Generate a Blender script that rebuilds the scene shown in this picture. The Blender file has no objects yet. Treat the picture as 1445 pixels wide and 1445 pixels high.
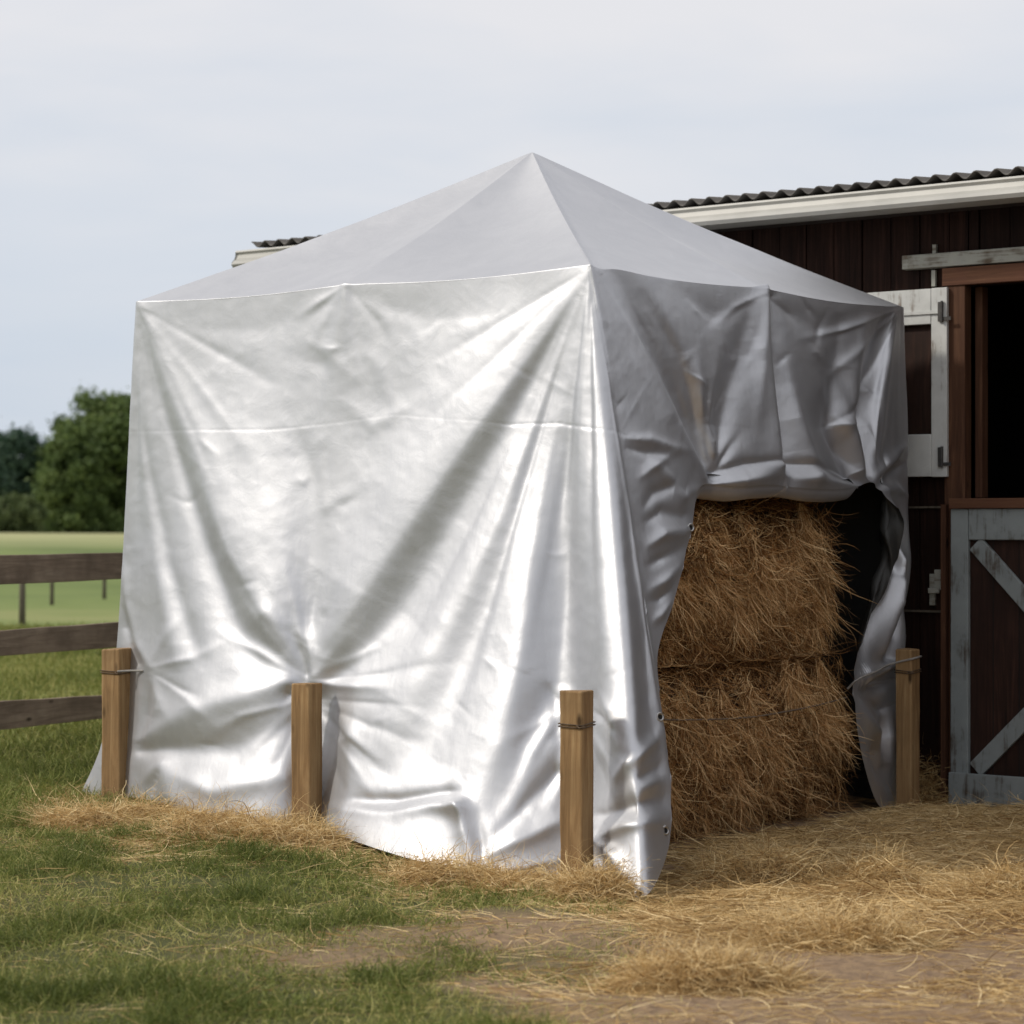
import bpy, math, random
import numpy as np
from mathutils import Vector
random.seed(7)
RNG = np.random.default_rng(11)
S = bpy.context.scene
COL = S.collection

# ------------------------------------------------------------------ camera
CAM_Z = 1.57
FPX = 3532.0                 # focal length in photo pixels (1445 wide)
HOR = 742.0
YAW = math.atan2(.623, .782)
RX, RY = math.cos(YAW), math.sin(YAW)      # camera right in world xy
FX, FY = -math.sin(YAW), math.cos(YAW)     # camera forward
CX, CY = 7.00, -9.38
cam_d = bpy.data.cameras.new('camera')
cam = bpy.data.objects.new('camera', cam_d); COL.objects.link(cam)
cam.location = (CX, CY, CAM_Z); cam.rotation_euler = (math.pi/2, 0, YAW)
cam_d.sensor_width = 36; cam_d.lens = FPX/1445*36
cam_d.shift_y = (HOR-722.5)/1445
cam_d.clip_end = 5000; cam_d.clip_start = .1
cam_d.dof.use_dof = True; cam_d.dof.focus_distance = 12.0; cam_d.dof.aperture_fstop = 3.1
S.camera = cam

# ------------------------------------------------------------------ world and sun
SUN_EL = math.radians(40)
sx, sy = -.70, -.71                         # horizontal direction towards the sun
w = bpy.data.worlds.new('World'); S.world = w; w.use_nodes = True
nt = w.node_tree; nt.nodes.clear()
out = nt.nodes.new('ShaderNodeOutputWorld')
sky = nt.nodes.new('ShaderNodeTexSky'); sky.sky_type = 'NISHITA'; sky.sun_disc = False
sky.sun_elevation = SUN_EL; sky.sun_rotation = math.atan2(sx, sy)
sky.air_density = 1.0; sky.dust_density = 2.0; sky.ozone_density = 1.0
bg1 = nt.nodes.new('ShaderNodeBackground'); bg1.inputs['Strength'].default_value = .10
nt.links.new(sky.outputs[0], bg1.inputs[0])
bg2 = nt.nodes.new('ShaderNodeBackground'); bg2.inputs['Strength'].default_value = 1.04
tc = nt.nodes.new('ShaderNodeTexCoord')
mp = nt.nodes.new('ShaderNodeMapping'); mp.inputs['Scale'].default_value = (2.2, 2.2, 11.0)
nz = nt.nodes.new('ShaderNodeTexNoise'); nz.inputs['Scale'].default_value = 1.6; nz.inputs['Detail'].default_value = 6; nz.inputs['Distortion'].default_value = .4
nt.links.new(tc.outputs['Generated'], mp.inputs[0]); nt.links.new(mp.outputs[0], nz.inputs[0])
# veil of high cloud: warmer white above, bluer towards the horizon
sep = nt.nodes.new('ShaderNodeSeparateXYZ'); nt.links.new(tc.outputs['Generated'], sep.inputs[0])
add = nt.nodes.new('ShaderNodeMath'); add.operation = 'MULTIPLY_ADD'; add.inputs[1].default_value = .46
nt.links.new(nz.outputs[0], add.inputs[0]); nt.links.new(sep.outputs['Z'], add.inputs[2])
cr = nt.nodes.new('ShaderNodeValToRGB')
e = cr.color_ramp.elements
e[0].position = .215; e[0].color = (.62, .69, .79, 1)
e[1].position = .47; e[1].color = (.83, .825, .85, 1)
m_ = cr.color_ramp.elements.new(.345); m_.color = (.72, .755, .82, 1)
nt.links.new(add.outputs[0], cr.inputs[0]); nt.links.new(cr.outputs[0], bg2.inputs[0])
mixs = nt.nodes.new('ShaderNodeMixShader'); mixs.inputs[0].default_value = .9
nt.links.new(bg1.outputs[0], mixs.inputs[1]); nt.links.new(bg2.outputs[0], mixs.inputs[2])
nt.links.new(mixs.outputs[0], out.inputs[0])

sd = bpy.data.lights.new('sun', 'SUN'); sd.energy = 2.2; sd.angle = math.radians(6); sd.color = (1, .93, .82)
so = bpy.data.objects.new('sun', sd); COL.objects.link(so)
so.rotation_euler = Vector((sx*math.cos(SUN_EL), sy*math.cos(SUN_EL), math.sin(SUN_EL)*math.hypot(sx, sy))).to_track_quat('Z', 'Y').to_euler()
S.view_settings.view_transform = 'Standard'; S.view_settings.look = 'None'
S.view_settings.exposure = -0.02; S.view_settings.gamma = 1
S.render.film_transparent = False
S.cycles.max_bounces = 6; S.cycles.diffuse_bounces = 3; S.cycles.glossy_bounces = 3

# ------------------------------------------------------------------ helpers: rays through the photograph's frame
def ray(px, py):
    a = (px-722.5)/FPX; b = (HOR-py)/FPX
    return FX+RX*a, FY+RY*a, b
def onF(px, py, y=0.):            # point on the plane y = const (parallel to the long side)
    dx, dy, dz = ray(px, py); t = (y-CY)/dy
    return np.array((CX+dx*t, y, CAM_Z+dz*t))
def onR(px, py, x=0.):            # point on the plane x = const
    dx, dy, dz = ray(px, py); t = (x-CX)/dx
    return np.array((x, CY+dy*t, CAM_Z+dz*t))
def smooth01(t): t = np.clip(t, 0, 1); return t*t*(3-2*t)
def hashn(ix, iy, s):
    v = np.sin(ix*127.1+iy*311.7+s*74.7)*43758.5453
    return v-np.floor(v)
def vnoise(x, y, s=0):
    x = np.asarray(x, float); y = np.asarray(y, float)
    ix = np.floor(x); iy = np.floor(y); fx = x-ix; fy = y-iy
    fx = fx*fx*(3-2*fx); fy = fy*fy*(3-2*fy)
    return ((hashn(ix, iy, s)*(1-fx)+hashn(ix+1, iy, s)*fx)*(1-fy)+(hashn(ix, iy+1, s)*(1-fx)+hashn(ix+1, iy+1, s)*fx)*fy)*2-1
def fbm(x, y, s=0, o=4):
    r = 0; a = 1; f = 1
    for k in range(o): r = r+a*vnoise(x*f, y*f, s+k*3.3); a *= .5; f *= 2.03
    return r
def gz(x, y):                     # height of the ground
    x = np.asarray(x, float); y = np.asarray(y, float)
    z = .07*smooth01((.3-x)/1.9)
    z = z+.018*fbm(x*1.3, y*1.3, 1, 3)*smooth01((12-np.hypot(x-1, y+3))/4)
    d = np.hypot(x-CX, y-CY)
    z = z+1.05*smooth01((d-40)/140)
    z = z+.10*fbm(x*.12, y*.12, 5, 2)*smooth01((d-18)/20)
    return z
def onG(px, py):
    z = 0.
    for _ in range(12):
        dx, dy, dz = ray(px, py); t = (z-CAM_Z)/dz
        x, y = CX+dx*t, CY+dy*t; z = float(gz(x, y))
    return np.array((x, y, z))
def proj(P):
    d = (P[..., 0]-CX)*FX+(P[..., 1]-CY)*FY
    r = (P[..., 0]-CX)*RX+(P[..., 1]-CY)*RY
    return 722.5+FPX*r/d, HOR-FPX*(P[..., 2]-CAM_Z)/d

# ------------------------------------------------------------------ helpers: objects
def tag(o, label=None, cat=None, group=None, kind=None):
    if label: o['label'] = label
    if cat: o['category'] = cat
    if group: o['group'] = group
    if kind: o['kind'] = kind
    return o
def empty(name, loc=(0, 0, 0), rz=0):
    o = bpy.data.objects.new(name, None); COL.objects.link(o); o.location = loc; o.rotation_euler.z = rz
    o.empty_display_size = .2
    return o
def mesh_np(name, V, F, mat, parent=None, smooth=False, attrs=None):
    V = np.ascontiguousarray(V, dtype=np.float32).reshape(-1, 3); F = np.ascontiguousarray(F, dtype=np.int32)
    me = bpy.data.meshes.new(name); n = F.shape[1]
    me.vertices.add(len(V)); me.vertices.foreach_set('co', V.ravel())
    me.loops.add(F.size); me.loops.foreach_set('vertex_index', F.ravel())
    me.polygons.add(len(F)); me.polygons.foreach_set('loop_start', np.arange(len(F), dtype=np.int32)*n)
    try: me.polygons.foreach_set('loop_total', np.full(len(F), n, dtype=np.int32))
    except Exception: pass
    me.update(calc_edges=True)
    if smooth: me.polygons.foreach_set('use_smooth', np.ones(len(F), dtype=bool))
    if attrs:
        for k, v in attrs.items():
            a = me.attributes.new(k, 'FLOAT', 'POINT'); a.data.foreach_set('value', np.ascontiguousarray(v, dtype=np.float32).ravel())
    me.materials.append(mat); me.validate()
    o = bpy.data.objects.new(name, me); COL.objects.link(o)
    if parent: o.parent = parent
    return o
class MB:                          # collects boxes and tubes, links them as one mesh
    def __init__(s): s.v = []; s.f = []
    def box(s, lo, hi, jit=0):
        b = len(s.v)
        for z in (lo[2], hi[2]):
            for x, y in ((lo[0], lo[1]), (hi[0], lo[1]), (hi[0], hi[1]), (lo[0], hi[1])):
                s.v.append((x+random.uniform(-jit, jit), y+random.uniform(-jit, jit), z+random.uniform(-jit, jit)))
        for q in ((0, 3, 2, 1), (4, 5, 6, 7), (0, 1, 5, 4), (1, 2, 6, 5), (2, 3, 7, 6), (3, 0, 4, 7)): s.f.append([b+i for i in q])
        return s
    def prism(s, poly, y0, y1):     # polygon given in x,z, extruded in y
        b = len(s.v); n = len(poly)
        for y in (y0, y1):
            for x, z in poly: s.v.append((x, y, z))
        s.f.append([b+i for i in range(n)]); s.f.append([b+n+i for i in reversed(range(n))])
        for i in range(n): j = (i+1) % n; s.f.append([b+i, b+n+i, b+n+j, b+j])
        return s
    def tube(s, pts, r, n=8, caps=True):
        b = len(s.v); P = [Vector(p) for p in pts]; R = r if isinstance(r, (list, tuple)) else [r]*len(P)
        up = Vector((.3, .2, 1)).normalized()
        for i, p in enumerate(P):
            t = (P[min(i+1, len(P)-1)]-P[max(i-1, 0)]).normalized()
            if abs(t.dot(up)) > .95: u = t.cross(Vector((1, .1, 0))).normalized()
            else: u = t.cross(up).normalized()
            v = t.cross(u)
            for k in range(n):
                a = 2*math.pi*k/n; s.v.append(tuple(p+(u*math.cos(a)+v*math.sin(a))*R[i]))
        for i in range(len(P)-1):
            for k in range(n):
                k2 = (k+1) % n; s.f.append([b+i*n+k, b+i*n+k2, b+(i+1)*n+k2, b+(i+1)*n+k])
        if caps: s.f.append([b+k for k in reversed(range(n))]); s.f.append([b+(len(P)-1)*n+k for k in range(n)])
        return s
    def build(s, name, mat, parent=None, bevel=0, smooth=False, loc=None):
        me = bpy.data.meshes.new(name); me.from_pydata(s.v, [], s.f); me.materials.append(mat)
        if smooth:
            for p in me.polygons: p.use_smooth = True
        o = bpy.data.objects.new(name, me); COL.objects.link(o)
        if parent: o.parent = parent
        if loc is not None: o.location = loc
        if bevel:
            m = o.modifiers.new('bevel', 'BEVEL'); m.width = bevel; m.segments = 2; m.limit_method = 'ANGLE'
        return o

# ------------------------------------------------------------------ materials
def newmat(name):
    m = bpy.data.materials.new(name); m.use_nodes = True; t = m.node_tree
    return m, t, t.nodes['Principled BSDF']
def N(t, typ, **kw):
    n = t.nodes.new(typ)
    for k, v in kw.items():
        if k in n.inputs: n.inputs[k].default_value = v
        else: setattr(n, k, v)
    return n
def ramp(t, src, stops):
    r = t.nodes.new('ShaderNodeValToRGB'); e = r.color_ramp.elements
    while len(e) < len(stops): e.new(.5)
    for i, (p, c) in enumerate(stops): e[i].position = p; e[i].color = (*c, 1)
    t.links.new(src, r.inputs[0]); return r.outputs[0]
def coords(t, scale=(1, 1, 1), rot=(0, 0, 0)):
    c = t.nodes.new('ShaderNodeTexCoord'); m = t.nodes.new('ShaderNodeMapping')
    m.inputs['Scale'].default_value = scale; m.inputs['Rotation'].default_value = rot
    t.links.new(c.outputs['Object'], m.inputs[0]); return m.outputs[0]
def noise(t, vec, scale, detail=5, rough=.55, dist=0):
    n = N(t, 'ShaderNodeTexNoise', Scale=scale, Detail=detail, Roughness=rough, Distortion=dist)
    t.links.new(vec, n.inputs['Vector']); return n.outputs[0]
def bump(t, b, h, strength, dist):
    n = N(t, 'ShaderNodeBump', Strength=strength, Distance=dist); t.links.new(h, n.inputs['Height'])
    t.links.new(n.outputs[0], b.inputs['Normal']); return n
def mixc(t, f, a, b, blend='MIX'):
    n = t.nodes.new('ShaderNodeMix'); n.data_type = 'RGBA'; n.blend_type = blend
    for s_, v in ((n.inputs[0], f), (n.inputs[6], a), (n.inputs[7], b)):
        if isinstance(v, (int, float)): s_.default_value = v
        elif isinstance(v, tuple): s_.default_value = (*v, 1)
        else: t.links.new(v, s_)
    return n.outputs[2]
def math_(t, op, a, b=None):
    n = t.nodes.new('ShaderNodeMath'); n.operation = op
    for i, v in enumerate((a, b)):
        if v is None: continue
        if isinstance(v, (int, float)): n.inputs[i].default_value = v
        else: t.links.new(v, n.inputs[i])
    return n.outputs[0]

def wood(name, dark, mid, light, axis='z', scale=1., rough=.8, bumpd=.004, stain=None, knots=True):
    m, t, b = newmat(name)
    sc = {'z': (9, 9, .55), 'x': (.55, 9, 9), 'y': (9, .55, 9)}[axis]
    v = coords(t, tuple(a*scale for a in sc))
    n1 = noise(t, v, 3.2, 8, .62, 1.1)
    c = ramp(t, n1, [(.28, dark), (.5, mid), (.72, light)])
    v2 = coords(t, (1, 1, 1)); n2 = noise(t, v2, 2.2, 4, .6)
    c = mixc(t, ramp(t, n2, [(.35, (0, 0, 0)), (.7, (1, 1, 1))]), c, stain or tuple(x*.6 for x in mid))
    if knots:
        vo = N(t, 'ShaderNodeTexVoronoi', Scale=2.6); t.links.new(coords(t, {'z': (3, 3, 1.2), 'x': (1.2, 3, 3), 'y': (3, 1.2, 3)}[axis]), vo.inputs['Vector'])
        c = mixc(t, ramp(t, vo.outputs['Distance'], [(.05, (1, 1, 1)), (.14, (0, 0, 0))]), c, tuple(x*.45 for x in dark))
    t.links.new(c, b.inputs['Base Color']); b.inputs['Roughness'].default_value = rough
    b.inputs['Specular IOR Level'].default_value = .25
    bump(t, b, n1, .7, bumpd)
    return m
def peeled(name, paint, under, amt=.55, rough=.7, axis='z'):    # old paint rubbed thin over wood
    m, t, b = newmat(name)
    sc = {'z': (14, 14, 1.2), 'x': (1.2, 14, 14)}[axis]
    n1 = noise(t, coords(t, sc), 2.5, 8, .65, .6); n2 = noise(t, coords(t), 5, 6, .6, .3); n3 = noise(t, coords(t), 38, 4, .6)
    f = math_(t, 'ADD', math_(t, 'MULTIPLY', n1, .5), math_(t, 'MULTIPLY', n2, .5))
    f = ramp(t, f, [(amt-.03, (0, 0, 0)), (amt+.07, (1, 1, 1))])
    pc = mixc(t, ramp(t, n2, [(.3, (0, 0, 0)), (.75, (1, 1, 1))]), paint, tuple(x*.68 for x in paint))
    c = mixc(t, f, pc, mixc(t, n3, under, tuple(x*.5 for x in under)))
    t.links.new(c, b.inputs['Base Color']); b.inputs['Roughness'].default_value = rough
    bump(t, b, n1, .5, .003); return m
def strawmat(name, a, b_, c_, rough=.75, trans=0):
    m, t, b = newmat(name)
    at = t.nodes.new('ShaderNodeAttribute'); at.attribute_name = 'rnd'
    c = ramp(t, at.outputs['Fac'], [(0, a), (.5, b_), (1, c_)])
    t.links.new(c, b.inputs['Base Color']); b.inputs['Roughness'].default_value = rough
    b.inputs['Specular IOR Level'].default_value = .25
    if trans:
        tr = t.nodes.new('ShaderNodeBsdfTranslucent'); t.links.new(c, tr.inputs[0])
        mx = t.nodes.new('ShaderNodeMixShader'); mx.inputs[0].default_value = trans
        o = t.nodes['Material Output']; t.links.new(b.outputs[0], mx.inputs[1]); t.links.new(tr.outputs[0], mx.inputs[2]); t.links.new(mx.outputs[0], o.inputs[0])
    return m
M = {}
M['post'] = wood('post_wood', (.15, .085, .036), (.32, .195, .088), (.46, .31, .155), 'z', 1, .85, .005, (.20, .125, .06))
M['rail'] = wood('rail_wood', (.16, .115, .082), (.32, .245, .18), (.46, .37, .28), 'x', .8, .9, .004, (.15, .11, .08))
M['oldpost'] = wood('old_post_wood', (.07, .06, .05), (.14, .12, .09), (.2, .17, .14), 'z', 1, .9)
M['frame'] = wood('door_frame_wood', (.035, .015, .009), (.085, .038, .02), (.15, .075, .04), 'z', 1, .75, .003, (.07, .03, .015))
M['ledge'] = wood('ledge_wood', (.05, .022, .012), (.12, .055, .028), (.19, .10, .055), 'x', 1, .75, .003, (.12, .05, .03))
M['board'] = peeled('grey_board', (.40, .40, .35), (.16, .12, .08), .53, .85, 'x')
M['white'] = peeled('worn_white_paint', (.62, .63, .61), (.26, .21, .165), .565)
M['shaded_white'] = peeled('worn_white_paint_shaded', (.27, .30, .30), (.10, .08, .06), .548)  # worn white paint of the lower door, its shade put into the colour
M['panel'] = wood('brown_panel', (.014, .007, .005), (.034, .015, .010), (.065, .03, .02), 'z', 1, .7, .002, (.02, .009, .006), False)
def m_plain(name, col, rough=.5, metal=0, nz=0, nsc=8):
    m, t, b = newmat(name); b.inputs['Roughness'].default_value = rough; b.inputs['Metallic'].default_value = metal
    n = noise(t, coords(t), nsc, 5, .6)
    c = mixc(t, ramp(t, n, [(.3, (0, 0, 0)), (.7, (1, 1, 1))]), col, tuple(x*(1-nz) for x in col)); t.links.new(c, b.inputs['Base Color'])
    bump(t, b, n, .2, .002)
    return m
M['gutter'] = m_plain('gutter_paint', (.50, .49, .45), .45, 0, .22, 3)
M['dark'] = m_plain('soffit_wood', (.05, .035, .028), .9, 0, .5, 6)
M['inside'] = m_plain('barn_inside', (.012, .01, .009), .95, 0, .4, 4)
M['sheet'] = m_plain('corrugated_sheet', (.13, .12, .11), .6, .3, .5, 5)
M['wire'] = m_plain('rusty_wire', (.16, .11, .07), .6, .5, .5, 60)
M['rope'] = m_plain('grey_rope', (.36, .34, .31), .85, 0, .4, 90)
M['twine'] = m_plain('bale_twine', (.22, .17, .12), .9, 0, .4, 90)
M['steel'] = m_plain('grommet_metal', (.55, .54, .52), .35, .9, .3, 40)
M['iron'] = m_plain('hinge_iron', (.09, .085, .08), .6, .6, .4, 40)
M['concrete'] = m_plain('barn_plinth', (.08, .065, .055), .95, 0, .5, 9)

# barn boards: dark red-brown stain, each board its own tone
m, t, b = newmat('barn_boards')
v = coords(t); sp = t.nodes.new('ShaderNodeSeparateXYZ'); t.links.new(v, sp.inputs[0])
bx_ = math_(t, 'FLOOR', math_(t, 'DIVIDE', sp.outputs['X'], .19))
wn = t.nodes.new('ShaderNodeTexWhiteNoise'); wn.noise_dimensions = '1D'; t.links.new(bx_, wn.inputs['W'])
n1 = noise(t, coords(t, (16, 9, .7)), 2.4, 8, .65, .7); n2 = noise(t, v, 1.6, 5, .6)
c = ramp(t, n1, [(.3, (.009, .0045, .0035)), (.52, (.025, .0115, .008)), (.75, (.052, .025, .018))])
c = mixc(t, math_(t, 'MULTIPLY', wn.outputs[0], .55), c, (.010, .006, .005))
c = mixc(t, ramp(t, n2, [(.45, (0, 0, 0)), (.75, (.6, .6, .6))]), c, (.006, .005, .0045))
t.links.new(c, b.inputs['Base Color']); b.inputs['Roughness'].default_value = .8; bump(t, b, n1, .6, .003); b.inputs['Specular IOR Level'].default_value = .12; M['boards'] = m

# silver tarpaulin
m, t, b = newmat('silver_tarp')
v = coords(t)
n1 = noise(t, coords(t, (1, 1, .045)), 30, 6, .7)          # fine drawn streaks along the weave
n2 = noise(t, v, 7, 6, .55, .5); n3 = noise(t, v, 1.3, 4, .5)
c = mixc(t, n2, (.640, .645, .665), (.54, .55, .575))
t.links.new(c, b.inputs['Base Color'])
b.inputs['Metallic'].default_value = 1.0
r_ = math_(t, 'ADD', math_(t, 'MULTIPLY', n1, .16), math_(t, 'MULTIPLY', n3, .12)); r_ = math_(t, 'ADD', r_, .335)
t.links.new(r_, b.inputs['Roughness'])
b2 = t.nodes.new('ShaderNodeBsdfPrincipled'); b2.inputs['Metallic'].default_value = .75; b2.inputs['Roughness'].default_value = .62
t.links.new(c, b2.inputs['Base Color'])
hh = math_(t, 'ADD', math_(t, 'MULTIPLY', n1, .5), n2)
bn = bump(t, b, hh, .35, .006); t.links.new(bn.outputs[0], b2.inputs['Normal'])
mx = t.nodes.new('ShaderNodeMixShader'); mx.inputs[0].default_value = .33
t.links.new(b.outputs[0], mx.inputs[1]); t.links.new(b2.outputs[0], mx.inputs[2]); 
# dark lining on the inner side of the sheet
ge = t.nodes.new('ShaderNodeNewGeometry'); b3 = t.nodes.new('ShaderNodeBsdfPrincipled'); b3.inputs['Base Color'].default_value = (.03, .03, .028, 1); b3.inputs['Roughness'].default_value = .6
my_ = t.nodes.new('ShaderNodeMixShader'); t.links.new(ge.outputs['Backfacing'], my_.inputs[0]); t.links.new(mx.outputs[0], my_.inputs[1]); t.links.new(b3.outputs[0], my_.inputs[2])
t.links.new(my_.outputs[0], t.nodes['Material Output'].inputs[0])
M['tarp'] = m

# ground: earth and short worn turf, mixed by where the grass grows (vertex attribute of cover)
m, t, b = newmat('ground_cover')
v = coords(t)
n1 = noise(t, v, 3.1, 8, .6); n2 = noise(t, v, 22, 6, .7); n3 = noise(t, v, 120, 3, .6); n4 = noise(t, v, .09, 5, .6)
earth = mixc(t, n1, (.28, .19, .11), (.40, .285, .18)); earth = mixc(t, ramp(t, n2, [(.4, (0, 0, 0)), (.65, (1, 1, 1))]), earth, (.20, .14, .095))
turf = mixc(t, n2, (.055, .062, .022), (.11, .115, .045))
field = ramp(t, n4, [(.35, (.12, .165, .055)), (.55, (.19, .24, .08)), (.7, (.28, .29, .12))])
at = t.nodes.new('ShaderNodeAttribute'); at.attribute_name = 'turf'
at2 = t.nodes.new('ShaderNodeAttribute'); at2.attribute_name = 'far'
at3 = t.nodes.new('ShaderNodeAttribute'); at3.attribute_name = 'dry'
field = mixc(t, at3.outputs['Fac'], field, (.42, .41, .22))
c = mixc(t, at.outputs['Fac'], earth, turf); c = mixc(t, at2.outputs['Fac'], c, field)
t.links.new(c, b.inputs['Base Color']); b.inputs['Roughness'].default_value = .95; b.inputs['Specular IOR Level'].default_value = .15
hh = math_(t, 'ADD', math_(t, 'MULTIPLY', n2, .7), math_(t, 'MULTIPLY', n3, .3)); bump(t, b, hh, .8, .02)
M['ground'] = m
M['straw'] = strawmat('straw', (.24, .13, .045), (.62, .43, .19), (.92, .74, .42), .7, .15)
M['balestraw'] = strawmat('bale_hay', (.11, .048, .014), (.54, .29, .11), (.95, .68, .36), .7, .1)
M['mat'] = m_plain('matted_straw', (.24, .15, .07), .95, 0, .6, 30)
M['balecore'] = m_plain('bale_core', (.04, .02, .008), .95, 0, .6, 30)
M['grass'] = strawmat('grass', (.080, .108, .022), (.205, .24, .055), (.56, .50, .19), .6, .25)

# ------------------------------------------------------------------ cover maps of the ground (where grass, earth and straw lie)
def gauss(px, py, cx, cy, rx, ry): return np.exp(-((px-cx)/rx)**2-((py-cy)/ry)**2)
HEM = [(60, 1120), (118, 1120), (190, 1134), (290, 1159), (405, 1165), (475, 1190), (610, 1226), (720, 1243), (815, 1250), (905, 1270)]
def hem_y(px): return np.interp(px, [p[0] for p in HEM], [p[1] for p in HEM])
def grass_w(x, y):
    P = np.stack([x, y, gz(x, y)], -1); px, py = proj(P)
    n = fbm(x*1.1, y*1.1, 21, 4)
    g = np.ones_like(px)
    line = 1272+np.maximum(0, 560-px)*.9+np.maximum(0, px-700)*.25        # grass thins out to the right
    g = smooth01((900-px+n*150)/320)
    g = np.maximum(g, .75*gauss(px, py, 740, 1275, 200, 18))
    g = g*(1-.85*gauss(px, py, 480, 1352, 190, 26)*(n > -.6))*(1-.7*gauss(px, py, 640, 1320, 240, 20))
    g = np.maximum(g, .55*gauss(px, py, 790, 1375, 150, 30))
    g = np.maximum(g, .8*smooth01((1440-py-300)/50)*(px < 130))
    g = np.where(px < 60, np.maximum(g, .95), g)
    return np.clip(g+.15*n*(g > .1), 0, 1)
def straw_w(x, y):
    P = np.stack([x, y, gz(x, y)], -1); px, py = proj(P)
    n = fbm(x*1.7, y*1.7, 33, 3)
    hy = hem_y(px)
    s = .55*np.exp(-((py-hy-22)/26.)**2)*(px < 950)*(px > 40)
    s = np.maximum(s, 1.0*smooth01((px-860)/90)*smooth01((1352+.02*(px-900)-py)/40))
    s = np.maximum(s, .30*smooth01((px-500)/200)*smooth01((1345-py)/60))
    s = np.maximum(s, .35*gauss(px, py, 1350, 1400, 160, 22))
    s = np.maximum(s, .11*smooth01((px-600)/200))
    s = np.maximum(s, .8*gauss(px, py, 330, 1195, 190, 16))
    s = np.maximum(s, .025)
    return np.clip(s*(1+.85*n), 0, 1)

# ------------------------------------------------------------------ ground sheet, polar round the viewpoint, out to the horizon
na, nr = 900, 400
ang = np.linspace(0, 2*math.pi, na, endpoint=False)
# finer angular steps towards the shelter
w_ = 1/(1+10*np.exp(-((np.angle(np.exp(1j*(ang-math.atan2(FY, FX)))))/.35)**2)); ang = np.cumsum(w_); ang = ang/ang[-1]*2*math.pi
rad = np.concatenate([[0.], np.geomspace(.4, 6, 40), np.geomspace(6.03, 40, 260), np.geomspace(41, 3500, 99)]); nr = len(rad)
A, R_ = np.meshgrid(ang, rad)
gx = CX+R_*np.cos(A); gy = CY+R_*np.sin(A); gzv = gz(gx, gy)
V = np.stack([gx, gy, gzv], -1)
i, j = np.meshgrid(np.arange(nr-1), np.arange(na), indexing='ij'); j2 = (j+1) % na
F = np.stack([i*na+j, (i+1)*na+j, (i+1)*na+j2, i*na+j2], -1).reshape(-1, 4)
far = smooth01((R_-17)/9)
dry = smooth01((R_-95)/60)*smooth01((fbm(gx*.02, gy*.05, 9, 3)+.9)/.8)*.85
ground = mesh_np('ground', V, F, M['ground'], smooth=True, attrs={'turf': grass_w(gx, gy), 'far': far, 'dry': dry})
tag(ground, kind='structure')

# ------------------------------------------------------------------ strands: thin curved ribbons, many in one mesh
def strands(P0, D0, L, W, curl, seg=6, grav=0., floor=None, wnorm=None, rnd=None, taper=True, flat=1.):
    n = len(P0); L = np.broadcast_to(L, n); W = np.broadcast_to(W, n)
    D = D0/np.linalg.norm(D0, axis=1, keepdims=True); P = P0.copy()
    bend = RNG.normal(size=(n, 3)); pts = [P.copy()]; dirs = [D.copy()]
    for k in range(seg):
        bend = bend*.6+RNG.normal(size=(n, 3))*.6
        D = D+bend*np.array([1, 1, flat])*curl/seg*2; D[:, 2] -= grav/seg
        D /= np.linalg.norm(D, axis=1, keepdims=True)
        P = P+D*(L/seg)[:, None]
        if floor is not None:
            fz = floor(P[:, 0], P[:, 1])+.003; lo = P[:, 2] < fz
            P[lo, 2] = fz[lo]; D[lo, 2] = np.abs(D[lo, 2])*.3
        pts.append(P.copy()); dirs.append(D.copy())
    P = np.stack(pts, 1); D = np.stack(dirs, 1)
    if wnorm is None: wn = RNG.normal(size=(n, 1, 3))
    else: wn = wnorm[:, None, :]
    Wd = np.cross(D, np.broadcast_to(wn, D.shape)); Wd /= np.linalg.norm(Wd, axis=2, keepdims=True)+1e-9
    k = np.linspace(0, 1, seg+1); ww = (1-k**2.2*.85) if taper else np.ones(seg+1)
    Wd = Wd*(W[:, None]*ww[None, :])[:, :, None]*.5
    V = np.stack([P-Wd, P+Wd], 2)          # n, seg+1, 2, 3
    base = (np.arange(n)*(seg+1)*2)[:, None]; a = base+np.arange(seg)[None, :]*2
    F = np.stack([a, a+1, a+3, a+2], -1).reshape(-1, 4)
    r = RNG.random(n) if rnd is None else rnd
    r = np.repeat(np.clip(r, 0, 1), (seg+1)*2)
    return V.reshape(-1, 3), F, r
def join(parts):
    Vs, Fs, Rs = [], [], []; o = 0
    for V, F, r in parts: Vs.append(V); Fs.append(F+o); Rs.append(r); o += len(V)
    return np.concatenate(Vs), np.concatenate(Fs), np.concatenate(Rs)

# ================================================================== BARN
GY = 2.98; BY = 3.32        # wall face
barn = empty('barn', (-.2, BY, 0)); tag(barn, 'dark red-brown timber barn with a half open stable door behind the silver tarp shelter', 'barn')
def bpart(mb, name, mat, parent=None, **k):
    mb.v = [(x+.2, y-BY, z) for x, y, z in mb.v]
    return mb.build(name, mat, parent or barn, **k)
BL, BR, BB = -5.05, 11.2, 9.3
def wx(px, y=BY): return onF(px, 742, y)[0]
def wz(px, py, y=BY): return onF(px, py, y)[2]
OX0 = wx(1370); OX1 = OX0+1.16                # opening
OZ0 = wz(1400, 702); OZ1 = wz(1400, 402)
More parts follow.
